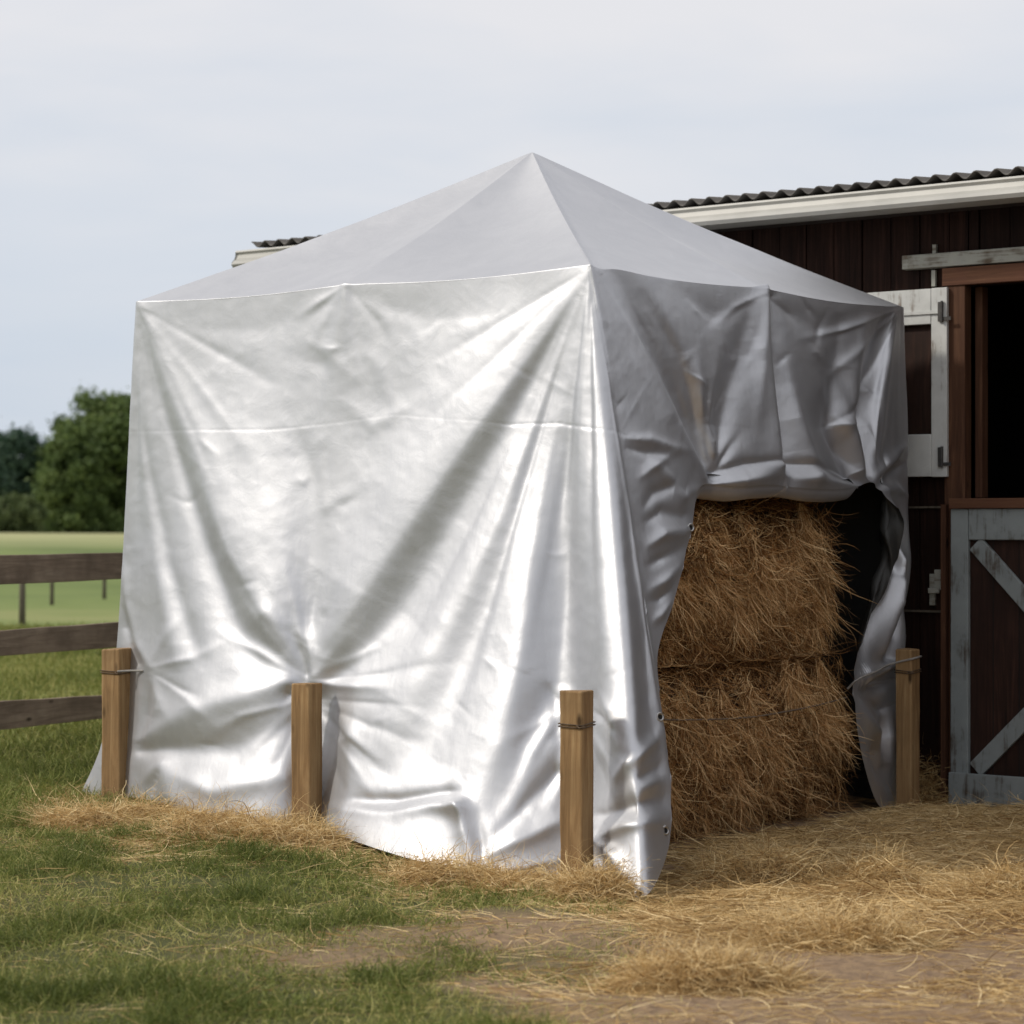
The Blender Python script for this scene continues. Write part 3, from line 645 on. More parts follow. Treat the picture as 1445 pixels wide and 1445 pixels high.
ST += [
 [(1004, 668, -.2, 6, 6), (1050, 655, -.9, 10, 8), (1095, 652, -.5, 8, 8), (1150, 658, -.9, 10, 8), (1216, 680, -.2, 6, 6)],
 [(1000, 684, .4, 6, 6), (1050, 680, 1.2, 12, 12), (1098, 672, .4, 12, 12), (1150, 680, 1.2, 12, 12), (1218, 688, .3, 6, 6)],
 [(1094, 655, 0, 4, 4), (1106, 675, .9, 4, 5), (1112, 705, .6, 4, 5)],
 # long side, fan from the front corner
 [(833, 378, .2, 10, 8), (770, 478, 2.4, 60, 16), (690, 590, 4.6, 95, 26), (600, 722, 6.0, 120, 34), (520, 842, 6.2, 95, 34), (468, 930, 4.5, 45, 22), (452, 962, 3, 20, 12)],
 [(822, 402, -.1, 6, 8), (722, 592, -2.6, 24, 34), (640, 730, -4.4, 34, 50), (560, 862, -5.0, 36, 50), (490, 945, -2.5, 22, 25), (466, 968, -.5, 10, 10)],
 [(820, 418, .1, 8, 8), (765, 570, 1.8, 22, 18), (700, 740, 3.0, 30, 24), (632, 880, 3.6, 36, 30), (575, 1000, 3.2, 50, 36), (520, 1080, .5, 50, 40)],
 [(823, 425, -.1, 8, 8), (760, 610, -1.6, 20, 18), (722, 720, -2.6, 24, 22), (682, 850, -3.4, 28, 28), (640, 950, -4.0, 40, 36), (590, 1060, -4.5, 55, 55), (530, 1128, -2, 50, 50)],
 [(826, 430, .1, 6, 6), (778, 640, 2.0, 18, 16), (752, 800, 2.8, 24, 20), (735, 940, 3.0, 30, 28), (705, 1050, 2.4, 40, 34), (672, 1130, .6, 30, 30)],
 [(828, 420, -.1, 6, 6), (806, 560, -1.8, 15, 15), (799, 700, -2.8, 20, 18), (792, 850, -3.6, 24, 22), (782, 960, -4.2, 28, 26), (735, 1060, -3.6, 36, 34), (700, 1140, -2, 30, 30)],
 [(832, 410, .1, 8, 8), (842, 560, 1.6, 18, 16), (852, 750, 3.0, 30, 26), (862, 900, 3.6, 34, 30), (872, 1020, 3.0, 36, 30), (880, 1100, .3, 36, 30)],
 [(876, 640, -.1, 8, 5), (893, 790, -1.2, 14, 7), (912, 890, -1.8, 16, 8), (918, 980, -2.0, 18, 12), (915, 1060, -1, 20, 20)],
 # fan from the left corner
 [(199, 434, .3, 5, 10), (242, 545, 2.0, 12, 26), (286, 655, 3.3, 19, 46), (334, 782, 4.3, 25, 62), (378, 868, 3.9, 30, 50), (425, 945, 1.4, 30, 30)],
 [(196, 442, -.1, 5, 6), (220, 545, -1.2, 12, 11), (252, 655, -2.3, 18, 15), (293, 782, -3.2, 28, 21), (330, 880, -2.8, 30, 24), (378, 950, -.8, 20, 20)],
 [(192, 480, .1, 6, 8), (203, 640, 1.2, 9, 12), (222, 790, 1.5, 14, 18), (246, 910, 1.4, 18, 18), (250, 950, .2, 18, 18)],
 [(196, 560, -.1, 6, 6), (214, 680, -1.3, 8, 9), (238, 800, -1.8, 12, 14), (268, 900, -1.6, 16, 16), (290, 950, 0, 16, 16)],
 [(176, 800, .2, 6, 6), (178, 850, 1.6, 8, 8), (190, 905, 2.2, 9, 10), (215, 948, .6, 10, 10)],
 [(168, 820, -.5, 8, 7), (181, 885, -2.6, 10, 8), (196, 935, -1.5, 8, 8)],
 # slack swags under the eave, middle support
 [(489, 400, 1.6, 9, 9), (484, 470, 1.4, 22, 18), (478, 550, 1.0, 26, 22), (462, 640, .3, 26, 22)],
 [(205, 434, .3, 5, 14), (290, 462, -.7, 26, 40), (380, 462, -.7, 26, 40), (460, 430, -.2, 12, 16)],
 [(505, 416, -.2, 10, 14), (600, 448, -.7, 26, 40), (700, 442, -.7, 26, 36), (800, 402, -.1, 10, 12)],
 [(402, 500, 0, 14, 14), (455, 515, -.4, 14, 20), (520, 478, 0, 14, 14)],
 [(480, 560, 0, 12, 12), (530, 600, .7, 16, 16), (610, 560, 0, 12, 12)],
 [(420, 470, 0, 10, 10), (468, 500, .5, 14, 16), (498, 530, .2, 10, 10)],
 [(500, 480, 0, 10, 10), (540, 520, .5, 18, 16), (560, 600, 0, 10, 10)],
 [(455, 650, 0, 8, 10), (465, 715, .7, 12, 18), (510, 690, 0, 12, 12)],
 [(462, 722, 0, 8, 8), (490, 712, -.4, 10, 12), (528, 690, 0, 12, 12)],
 [(400, 560, 0, 12, 12), (430, 640, -.9, 26, 16), (452, 720, 0, 14, 14)],
 [(300, 500, 0, 20, 20), (345, 620, .9, 45, 35), (380, 740, .9, 45, 35), (400, 840, 0, 20, 20)],
 [(560, 480, 0, 30, 30), (540, 600, -.8, 45, 40), (500, 720, -.9, 45, 40), (440, 850, 0, 20, 20)],
 # gathered above the middle post
 [(352, 862, .1, 14, 14), (385, 868, .9, 20, 16), (440, 905, 1.0, 14, 16), (452, 955, .5, 8, 8)],
 [(350, 892, -.1, 14, 14), (395, 925, -1.2, 18, 16), (428, 962, -.8, 8, 8)],
 [(392, 835, 0, 10, 10), (412, 890, -1.6, 12, 12), (436, 950, -1, 8, 8)],
 [(440, 870, 0, 12, 12), (446, 915, 1.2, 9, 8), (444, 965, .6, 6, 6)],
 # lower slack between left and middle posts
 [(196, 1046, .6, 8, 8), (270, 1005, 2.6, 34, 30), (350, 982, 3.0, 30, 30), (408, 962, 1.6, 12, 12)],
 [(198, 1060, -1.4, 8, 10), (260, 1058, -2.5, 26, 22), (330, 1056, -2.8, 36, 32), (404, 1024, -1.8, 26, 26)],
 [(202, 1105, .4, 10, 10), (232, 1080, 3.0, 16, 16), (240, 1120, 2.4, 20, 20), (262, 1148, .6, 20, 20)],
 [(232, 1086, 0, 14, 14), (300, 1118, 1.8, 18, 18), (400, 1096, 1.6, 20, 18)],
 [(212, 960, .0, 10, 10), (206, 1010, -1.8, 9, 14), (196, 1048, -1, 8, 8)],
 [(222, 955, .0, 10, 10), (222, 1000, 1.4, 9, 14), (205, 1040, .4, 8, 8)],
 [(395, 1000, 0, 6, 6), (408, 980, -1.2, 8, 8), (412, 968, 0, 6, 6)],
 # lower slack between middle and near posts
 [(458, 966, 1.4, 8, 8), (500, 968, 1.6, 10, 16), (560, 972, .2, 12, 20)],
 [(458, 985, -1.0, 12, 12), (470, 1040, -1.6, 12, 18), (474, 1110, -1.6, 12, 18), (468, 1150, -1, 8, 8)],
 [(470, 980, 0, 8, 8), (492, 1040, 2.0, 10, 20), (520, 1066, .4, 16, 16)],
 [(468, 1140, .3, 8, 10), (540, 1146, 1.6, 14, 14), (610, 1136, 3.0, 12, 16), (654, 1140, 3.8, 16, 10)],
 [(654, 1140, 3.6, 16, 7), (660, 1175, 3.2, 20, 6), (668, 1212, 1.0, 16, 8)],
 [(672, 1150, -.5, 6, 8), (676, 1195, -2.6, 7, 14), (682, 1220, -1, 8, 10)],
 [(480, 1128, -.6, 10, 10), (550, 1126, -3.2, 22, 10), (630, 1116, -2.4, 20, 10), (654, 1118, 0, 10, 10)],
 [(676, 1212, .6, 8, 8), (730, 1188, 2.4, 12, 14), (786, 1162, 2.2, 12, 14)],
 [(690, 1185, -.5, 12, 8), (735, 1140, -3.0, 20, 14), (784, 1090, -2.6, 20, 14)],
 [(735, 1110, .2, 12, 12), (755, 1060, 2.2, 20, 16), (785, 1010, 1.6, 16, 12)],
 [(700, 1232, 0, 8, 8), (750, 1222, 1.8, 8, 8), (788, 1214, .6, 8, 8)],
 # skirt right of the near post
 [(842, 1184, 2.4, 8, 6), (868, 1208, 3.4, 14, 12), (896, 1262, .6, 16, 10)],
 [(842, 1184, 1.8, 8, 10), (885, 1166, 2.6, 8, 16), (936, 1160, .8, 8, 14)],
 [(846, 1150, -1.6, 8, 8), (890, 1136, -3.4, 26, 14), (935, 1128, -1.2, 14, 10)],
 [(844, 1210, -2, 6, 6), (856, 1235, -2.5, 8, 8), (866, 1255, 0, 8, 8)],
 [(862, 1108, .2, 8, 8), (888, 1080, 2.4, 10, 10), (920, 1050, 2.0, 10, 12), (938, 1030, .2, 8, 8)],
 [(895, 1100, 0, 8, 8), (915, 1092, -1.6, 8, 8), (942, 1078, -.4, 6, 6)],
 [(900, 1116, 0, 8, 8), (922, 1104, 1.4, 7, 7), (945, 1098, .4, 6, 6)],
 [(842, 985, -1, 8, 8), (852, 1020, -2.0, 10, 8), (850, 1100, -2.0, 10, 8), (846, 1150, -1, 8, 8)],
 [(846, 975, 0, 10, 10), (866, 1005, 1.6, 12, 14), (876, 1050, .6, 14, 14)],
 [(766, 960, 0, 8, 8), (782, 985, -1.6, 10, 8), (786, 1040, -1.4, 10, 8)],
 # turned-back flap at the corner
 [(883, 618, .3, 5, 6), (915, 622, 1.4, 5, 7), (955, 634, .8, 6, 6), (975, 640, 0, 5, 5)],
 [(886, 632, -.3, 5, 5), (915, 640, -1.2, 5, 7), (945, 644, -.5, 5, 5)],
 [(896, 680, 0, 8, 8), (925, 655, 1.6, 7, 9), (950, 640, .4, 6, 6)],
 [(910, 650, 0, 6, 6), (935, 668, 1.4, 6, 7), (965, 700, 1.8, 9, 10), (984, 690, .6, 6, 6)],
 [(905, 720, 0, 8, 8), (925, 695, -1.8, 10, 10), (950, 685, -1.4, 8, 8), (975, 700, -.6, 6, 6)],
 [(908, 775, .0, 8, 8), (935, 755, 2.2, 9, 12), (962, 752, 1.4, 8, 8), (975, 744, .4, 6, 6)],
 [(905, 740, 0, 8, 8), (935, 722, -1.6, 8, 8), (965, 728, -1, 7, 7)],
 [(912, 835, 0, 8, 8), (935, 822, 1.4, 9, 9), (958, 800, .6, 6, 6)],
 [(908, 800, 0, 8, 8), (930, 790, -1.4, 8, 9), (962, 775, -.6, 6, 6)],
 [(918, 880, 0, 6, 6), (932, 868, 1.2, 7, 7), (946, 850, .3, 5, 5)],
 [(910, 848, 0, 5, 5), (930, 846, -1.0, 5, 5), (950, 830, 0, 5, 5)],
 # hanging panel of the open side
 [(845, 382, .2, 5, 5), (900, 475, 1.2, 10, 8), (950, 582, 2.2, 16, 10), (996, 672, 1.6, 10, 8)],
 [(850, 390, -.2, 4, 6), (912, 490, -1.6, 7, 14), (962, 592, -2.4, 9, 18), (1004, 676, -1.4, 6, 10)],
 [(900, 405, 0, 10, 10), (960, 500, -1.4, 14, 16), (990, 590, -2.4, 14, 16), (1006, 672, -1.2, 8, 10)],
 [(925, 412, 0, 10, 10), (985, 540, 1.4, 14, 16), (1008, 640, 2.0, 10, 14), (1010, 680, .6, 8, 10)],
 [(1076, 409, 1.6, 10, 7), (1078, 480, 1.6, 20, 7), (1086, 570, 2.0, 26, 6), (1097, 655, 2.4, 30, 8)],
 [(1086, 420, -.8, 5, 10), (1092, 540, -1.6, 6, 22), (1100, 640, -1.8, 6, 20), (1108, 690, -.6, 6, 12)],
 [(1060, 425, 0, 10, 10), (1045, 500, -1.2, 20, 16), (1020, 600, -1.6, 24, 20), (1015, 668, -.4, 14, 14)],
 [(950, 400, 0, 14, 14), (1010, 446, -.7, 20, 26), (1060, 430, 0, 10, 10)],
 [(1095, 425, 0, 10, 10), (1160, 462, -.8, 20, 30), (1230, 440, 0, 10, 10)],
 [(1110, 500, 0, 10, 10), (1125, 590, 1.4, 18, 14), (1150, 670, 1.6, 16, 14)],
 [(1190, 440, 0, 8, 8), (1180, 520, -1.4, 18, 14), (1176, 600, -2.4, 16, 14), (1200, 670, -1.6, 12, 10), (1220, 690, -.6, 6, 6)],
 [(1225, 440, 0, 8, 8), (1205, 520, 1.6, 16, 12), (1196, 600, 2.6, 15, 10), (1212, 665, 1.8, 10, 8), (1226, 688, .8, 6, 6)],
 [(1245, 440, 0, 6, 6), (1225, 520, -1.4, 8, 10), (1214, 600, -2.6, 8, 10), (1222, 670, -1.4, 6, 8)],
 [(1262, 440, .4, 6, 6), (1246, 520, 2.0, 12, 10), (1234, 600, 2.8, 12, 9), (1230, 670, 1.4, 8, 8)],
 [(1268, 445, -.2, 5, 4), (1262, 540, -1.2, 8, 5), (1252, 620, -1.6, 8, 6), (1240, 680, -.6, 5, 5)],
 [(1230, 684, .4, 5, 5), (1250, 655, 1.8, 7, 7), (1274, 630, .6, 6, 6)],
 [(1236, 690, -.3, 5, 5), (1256, 668, -1.6, 6, 7), (1277, 652, -.4, 6, 6)],
 [(1234, 694, .2, 5, 5), (1262, 690, 1.4, 7, 7), (1276, 700, .4, 6, 6)],
 # hanging curtain at the far corner
 [(1246, 700, 0, 5, 5), (1258, 760, -1.8, 7, 6), (1262, 810, -.6, 6, 6)],
 [(1262, 745, 0, 4, 4), (1266, 790, 1.4, 5, 5), (1256, 850, 2.0, 8, 8), (1240, 920, .8, 8, 8)],
 [(1272, 780, 0, 4, 4), (1270, 860, -1.8, 6, 6), (1258, 930, -1.4, 8, 8)],
 [(1212, 960, 1.6, 6, 6), (1240, 945, 1.4, 6, 7), (1270, 935, .3, 6, 6)],
 [(1210, 975, -.4, 6, 6), (1236, 968, -1.8, 7, 8), (1262, 960, -.3, 6, 6)],
 [(1208, 990, .5, 6, 6), (1226, 1030, 2.0, 8, 9), (1246, 1075, .6, 8, 8)],
 [(1236, 770, 0, 6, 6), (1238, 850, -1.2, 6, 6), (1222, 920, -1.0, 6, 6), (1210, 955, 0, 5, 5)],
 [(1262, 742, 0, 3, 3), (1262, 800, -.7, 4, 3), (1246, 850, -.8, 4, 3), (1216, 925, -.5, 4, 4)],
 [(1244, 700, 0, 4, 4), (1262, 722, .7, 4, 4), (1272, 742, 0, 4, 4)],
 [(1255, 870, 0, 4, 3), (1262, 900, .7, 5, 3), (1268, 930, 0, 4, 4)],
 [(1204, 950, 0, 4, 4), (1240, 962, .7, 5, 3), (1274, 952, 0, 4, 4)],
 [(1218, 985, 0, 4, 4), (1244, 1002, -.7, 5, 4), (1268, 990, 0, 4, 4)],
 [(1262, 760, 0, 4, 4), (1268, 815, .8, 4, 3), (1262, 870, 0, 4, 4)],
 [(1275, 700, 0, 5, 5), (1277, 800, .8, 6, 6), (1274, 900, .8, 6, 6), (1272, 1000, 0, 6, 6)],
 [(1262, 985, 0, 5, 5), (1258, 1040, 1.2, 6, 6), (1255, 1110, .2, 6, 6)],
 [(1222, 1015, 0, 5, 5), (1234, 1060, -1.3, 6, 6), (1242, 1110, 0, 6, 6)],
 [(1250, 980, 0, 6, 6), (1246, 1040, -1.6, 8, 6), (1252, 1110, -.4, 6, 6)],
]
def seg_eval(px, py, st):
    """height of one fold at every cloth point"""
    best = np.full(px.shape, 1e18); H = np.zeros(px.shape)
    for (x0, y0, a0, l0, r0), (x1, y1, a1, l1, r1) in zip(st[:-1], st[1:]):
        dx, dy = x1-x0, y1-y0; L2 = dx*dx+dy*dy
        t_ = np.clip(((px-x0)*dx+(py-y0)*dy)/L2, 0, 1)
        ex, ey = px-x0-t_*dx, py-y0-t_*dy; d2 = ex*ex+ey*ey
        s = (px-x0)*dy-(py-y0)*dx
        up_ = 1 if dy+abs(dx)*1e-3 >= 0 else -1
        a = a0+(a1-a0)*t_; ll = l0+(l1-l0)*t_; r_ = r0+(r1-r0)*t_
        d = np.sqrt(d2)
        # blend the two widths smoothly across the crest
        sg = s/math.sqrt(L2)/np.maximum(d, 1e-6)*np.minimum(1, d/3.0)
        wv = ll+(r_-ll)*(sg*.5+.5)
        q = d/wv
        h = a*np.exp(-(np.sqrt(q*q+.25)-.5)*1.4)*(1/(1+.25*q*q))
        m_ = d2 < best; best = np.where(m_, d2, best); H = np.where(m_, h, H)
    return H
PX, PY = proj(G)
wall = np.zeros(G.shape[:2], bool); wall[:, NR:] = True
vis = np.zeros(nu); vis[:u_of[iRC]+1] = 1       # the two sides facing the yard
def normals(G):
    du = np.roll(G, -1, 0)-np.roll(G, 1, 0); dv = np.gradient(G, axis=1)
    n = np.cross(dv, du); n /= np.linalg.norm(n, axis=2, keepdims=True)+1e-12
    cen = np.array((-1.5, 1.45, 1.5)); s = np.sign(((G-cen)*n).sum(2)); 
    return n*np.where(s == 0, 1, s)[..., None]
# outward direction taken from a smoothed sheet
Gs = G.copy()
for _ in range(12):
    Gs[:, 1:-1] = (Gs[:, :-2]+Gs[:, 2:]+Gs[:, 1:-1]*2)/4; Gs = (np.roll(Gs, 1, 0)+np.roll(Gs, -1, 0)+Gs*2)/4
Nn = normals(Gs)
ufl = u_of[14]                                  # front corner column
H = np.zeros(G.shape[:2])
ui = np.arange(nu)[:, None]+np.zeros((1, G.shape[1]))
# long side folds act on the long side, the others on the open side
for st in ST:
    mx = np.mean([p[0] for p in st]); my = np.mean([p[1] for p in st])
    cxl = np.interp(my, [373, 500, 620, 800, 930, 1270], [833, 857, 880, 900, 930, 960])
    isF = mx < cxl
    y0, y1 = min(p[1] for p in st)-160, max(p[1] for p in st)+160
    m_ = wall&((ui <= ufl+6) if isF else ((ui >= ufl-4)&(ui <= u_of[iRC]+2)))&(PY > y0)&(PY < y1)
    H[m_] += seg_eval(PX[m_], PY[m_], st)*(1. if isF else 1.0 if (mx > 1233 and my < 620) else 2.5 if (mx > 990 and my < 700) else 4.4 if mx > 1190 else 1.3)
H *= .0105*np.where((ui > u_of[17])&(ui < u_of[26]), 1-.45*np.exp(-np.maximum(0, 1-(np.arange(G.shape[1])-NR)/nv)/.03)[None, :], 1)
# small puckers of slack cloth
a_ = PX*.0034; b_ = PY*.0034
wr = .0022*fbm(a_*5+b_*2, b_*3.2-a_*1.5, 50, 4)+.0009*(1-np.abs(fbm(a_*9-b_*4, b_*7+a_*3, 61, 3)))*1.2+.005*fbm(a_*1.4, b_*1.2, 70, 2)
H += np.where(wall, wr*np.clip((PY-395)/60, .1, 1)*np.where(ui < u_of[iRC]+3, 1, .6), .0030*fbm(a_*2.2, b_*3, 81, 3))
vw = (np.arange(G.shape[1])-NR)/nv
H *= np.where(wall, np.clip((vw*nv)/5., .0, 1), 1)[0][None, :] if False else 1
edge = np.clip((np.arange(G.shape[1])-NR)/4., 0, 1); edge[:NR] = 1
H *= edge[None, :]
# the back and left sides: plain hanging folds
bk = (ui > u_of[iRC]+3)&wall
H += np.where(bk, .02*np.sin(G[..., 0]*11+G[..., 1]*9)*np.clip(vw, 0, 1)[None, :], 0)
# welded seam across the cloth at two thirds of its height
SEAM = [(150, 612), (250, 610), (380, 609), (470, 600), (560, 588), (650, 596), (715, 601), (790, 600), (870, 612), (884, 618), (950, 634), (975, 640)]
sy_ = np.interp(PX, [p[0] for p in SEAM], [p[1] for p in SEAM]); sa_ = .13+.6*smooth01((PX-680)/60)+.2*np.exp(-((PX-360)/90)**2)
ds = PY-sy_
sm = np.where(wall&(ui <= u_of[17]), 1, 0)
H += sa_*sm*(.0018*smooth01((ds+1.6)/2.2)*np.exp(-np.maximum(ds, 0)/14.)-.0030*np.exp(-((ds+2.2)/1.7)**2)*(.7+.3*np.sign(np.sin(PX*.55))))
G2 = G+Nn*H[..., None]
# soften eave and ridges so the cloth turns over the frame
for _ in range(3):
    t_ = G2.copy(); t_[:, 1:-1] = (G2[:, :-2]+G2[:, 2:]+2*G2[:, 1:-1])/4
    wgt = np.exp(-((np.arange(G.shape[1])-NR)/5.)**2)[None, :, None]; wgt = np.maximum(wgt, .35)
    G2 = G2*(1-wgt)+t_*wgt
    t_ = (np.roll(G2, 1, 0)+np.roll(G2, -1, 0)+2*G2)/4; G2[:, 1:-1] = G2[:, 1:-1]*.6+t_[:, 1:-1]*.4
# rolled-up bottom of the panel over the opening: extra rows curl under
rw = np.zeros(nu); a0, a1 = u_of[17]-4, u_of[25]-2
k = np.arange(nu); rw = smooth01((k-a0)/14.)*smooth01((a1-k)/9.)
NQ = 22; rows = []
Bp = G2[:, -1].copy()
sel = [(k >= a0)&(k <= a1)][0]
for q in range(1, NQ+1):
    ph = q/NQ*math.pi*1.55
    lump = 1+.10*np.sin(k*.035+q*.03)+.04*np.sin(k*.11+1.3)
    rr2 = .062*lump
    ox = -(1-np.cos(ph*1.1))*rr2*.8; oz = -np.sin(min(ph*1.1, math.pi*1.4))*rr2
    rows.append(Bp+np.stack([ox*rw, 0*rw, oz*rw-.0006*q], -1))
G3 = np.concatenate([G2, np.stack(rows, 1)], 1)
# keep the hem off the ground
hz = gz(G3[..., 0], G3[..., 1])+.006
G3[..., 2] = np.maximum(G3[..., 2], hz)
nvt = G3.shape[1]
ii, jj = np.meshgrid(np.arange(nu), np.arange(nvt-1), indexing='ij'); i2 = (ii+1) % nu
F = np.stack([ii*nvt+jj, ii*nvt+jj+1, i2*nvt+jj+1, i2*nvt+jj], -1)
shelter = empty('tarp_shelter', (0, 0, 0)); tag(shelter, 'tall silver tarpaulin shelter with pointed roof, draped over stacked hay beside the barn', 'shelter')
# drop the degenerate curl rows away from the opening
keep = (jj < G.shape[1]-1)|(((ii > a0)&(ii < a1)))
FK = F[keep].reshape(-1, 4); V3 = G3.reshape(-1, 3)
q_ = FK[(len(FK)//2)::997]; fn_ = np.cross(V3[q_[:, 1]]-V3[q_[:, 0]], V3[q_[:, 2]]-V3[q_[:, 0]]); oc_ = V3[q_[:, 0]]-np.array((-1.5, 1.45, 1.5))
if (fn_*oc_).sum() < 0: FK = FK[:, ::-1]
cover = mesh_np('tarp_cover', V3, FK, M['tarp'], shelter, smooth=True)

# metal eyelets along the free edge
def grommet(px, py, uu, name='grommet'):
    d = np.hypot(PX-px, PY-py); d[:, :NR] = 1e9; d[u_of[iRC]:, :] = 1e9; d[:, :] = np.where((ui >= u_of[8]), d, 1e9)
    i0, j0 = np.unravel_index(np.argmin(d), d.shape); p = G3[i0, j0]
    n_ = (Vector(tuple(Nn[i0, j0]))+Vector((.55, -.55, .05))).normalized()
    vv, ff = [], []; R0, r0 = .017, .0055; a_n, b_n = 20, 8
    q = n_.to_track_quat('Z', 'Y')
    for a in range(a_n):
        for b in range(b_n):
            A_, B_ = 2*math.pi*a/a_n, 2*math.pi*b/b_n; rr = R0+r0*math.cos(B_)
            vv.append(tuple(q@Vector((rr*math.cos(A_), rr*math.sin(A_), r0*.7*math.sin(B_)))+Vector(tuple(p))+n_*.004))
    for a in range(a_n):
        for b in range(b_n): ff.append([a*b_n+b, a*b_n+(b+1) % b_n, ((a+1) % a_n)*b_n+(b+1) % b_n, ((a+1) % a_n)*b_n+b])
    g = MB(); g.v = vv; g.f = ff; o = g.build(name, M['steel'], shelter, smooth=True)
    h = MB(); c0 = Vector(tuple(p))+n_*.0035
    for a in range(12): h.v.append(tuple(q@Vector((.0135*math.cos(2*math.pi*a/12), .0135*math.sin(2*math.pi*a/12), 0))+c0))
    for a in range(12): h.v.append(tuple(q@Vector((.0135*math.cos(2*math.pi*a/12), .0135*math.sin(2*math.pi*a/12), -.006))+c0))
    h.f.append(list(range(12))); h.f.append(list(reversed(range(12, 24))))
    for a in range(12): h.f.append([a, 12+a, 12+(a+1) % 12, (a+1) % 12])
    h.build('eyelet_hole', M['inside'], o)
    return p
gp = {}
for key, px, py in (('a', 973, 745), ('b', 932, 1011), ('c', 938, 1172), ('d', 903, 1262)): gp[key] = grommet(px, py, 0)

# ================================================================== HAY BALES
def bale(name, y0, y1, z0, z1, x1, depth, label, seed, bul, n_str):
    root = empty(name, (x1-depth/2, (y0+y1)/2, z0)); tag(root, label, 'hay bale', 'hay bales stacked in the shelter')
    ox, oy, oz = root.location
    # core: rounded block
    prof_y = (lambda q: 1-.13*(1-np.clip(q, 0, 1))**3-.05*np.clip(q, 0, 1)**6) if z0 > .5 else (lambda q: .93+.11*np.sin(math.pi*np.clip(q*.92, 0, 1)))
    nu_, nv_ = 48, 24; th = np.linspace(0, 2*math.pi, nu_, endpoint=False); ph = np.linspace(-math.pi/2, math.pi/2, nv_)
    T_, P_ = np.meshgrid(th, ph, indexing='ij'); e1, e2 = .40, .46
    f = lambda v, e: np.sign(v)*np.abs(v)**e
    hx, hy, hz_ = depth/2-.035, (y1-y0)/2-.035, (z1-z0)/2-.012
    X = hx*f(np.cos(P_), e2)*f(np.cos(T_), e1); Y = hy*f(np.cos(P_), e2)*f(np.sin(T_), e1); Z = hz_*f(np.sin(P_), e2)+(z1-z0)/2
    nn = fbm(Y*4+seed, Z*5, seed, 3)*.02
    X = X+nn*np.sign(X); Y = np.where(Y > 0, Y*prof_y(Z/(z1-z0)), Y); V = np.stack([X, Y, Z], -1).reshape(-1, 3)
    i, j = np.meshgrid(np.arange(nu_), np.arange(nv_-1), indexing='ij'); i2 = (i+1) % nu_
    F = np.stack([i*nv_+j, i2*nv_+j, i2*nv_+j+1, i*nv_+j+1], -1).reshape(-1, 4)
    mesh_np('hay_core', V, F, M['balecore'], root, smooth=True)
    # straw hanging from the open face and the end
    n = n_str; yy = RNG.uniform(-1, 1, n); zz = RNG.uniform(0, 1, n)**.9
    lockc = fbm(yy*9+seed, zz*3.5, seed+4, 3); swirl = fbm(yy*4+2*seed, zz*3, seed+14, 3)
    r_e = np.abs(yy)**5
    zf = np.clip(zz, 0, 1); round_ = (np.abs(2*zf-1)**4)*.10
    P0 = np.stack([hx+.02+.06*lockc+.03*np.sin(zf*9+seed)*.6-r_e*.10-round_+RNG.normal(0, .012, n), yy*(hy+.01)*np.where(yy > 0, prof_y(zf), 1), zf*(z1-z0-.02)+.01], -1)
    D = np.stack([RNG.normal(.22, .18, n), RNG.normal(0, .50, n)+.45*swirl, -1+RNG.normal(0, .45, n)], -1)
    top = zf > .93; D[top] = np.stack([RNG.normal(.5, .3, top.sum()), RNG.normal(0, .9, top.sum()), RNG.normal(-.2, .3, top.sum())], -1)
    L = RNG.uniform(.07, .22, n)*np.where(RNG.random(n) < .08, 1.6, 1)
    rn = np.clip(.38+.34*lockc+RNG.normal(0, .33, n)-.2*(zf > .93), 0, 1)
    fl = lambda x, y: np.full(len(x), -.02 if z0 > .3 else .0)
    A_ = strands(P0, D, L, RNG.uniform(.0022, .0058, n), 1.5, 7, .5, fl, rnd=rn)
    n2 = n//4; yy = RNG.uniform(-.1, .06, n2); xs = RNG.uniform(-1, 1, n2)
    P0 = np.stack([xs*hx, np.full(n2, hy)+RNG.normal(0, .012, n2), RNG.random(n2)*(z1-z0-.02)], -1)
    D = np.stack([RNG.normal(.1, .3, n2), RNG.normal(.25, .15, n2), -1+RNG.normal(0, .3, n2)], -1)
    B_ = strands(P0, D, RNG.uniform(.08, .28, n2), RNG.uniform(.0018, .0035, n2), .8, 6, .4, fl, rnd=np.clip(RNG.normal(.4, .22, n2), 0, 1))
    n3 = n//3                                  # long loose wisps
    yy = RNG.uniform(-1, 1, n3)
    cl = np.round(yy*9)/9+RNG.normal(0, .012, n3)
    zt = .35+.6*hashn(np.round(yy*9), seed, 3)+RNG.normal(0, .05, n3)
    P0 = np.stack([hx+.035+RNG.normal(0, .012, n3)-.08*np.abs(yy)**5, cl*hy, np.clip(zt, .15, 1)*(z1-z0)-.03], -1)
    D = np.stack([RNG.normal(.22, .08, n3), RNG.normal(0, .18, n3), -1+RNG.normal(0, .1, n3)], -1)
    C_ = strands(P0, D, RNG.uniform(.12, .34, n3), RNG.uniform(.0022, .0052, n3), .9, 8, .9, fl, rnd=np.clip(RNG.normal(.68, .28, n3), 0, 1))
    V, F, r = join([A_, B_, C_])
    tag(mesh_np('loose_hay', V, F, M['balestraw'], root, attrs={'rnd': r}), kind='stuff')
    return root
b1 = bale('hay_bale', .10, 2.36, .02, .90, -.02, 1.3, 'lower shaggy golden-brown hay bale resting on the ground, crossed by a twine', 3, .05, 16000)
b2 = bale('hay_bale', .25, 2.28, .90, 1.72, -.04, 1.25, 'upper shaggy hay bale under the rolled edge of the silver tarp', 8, .05, 15000)
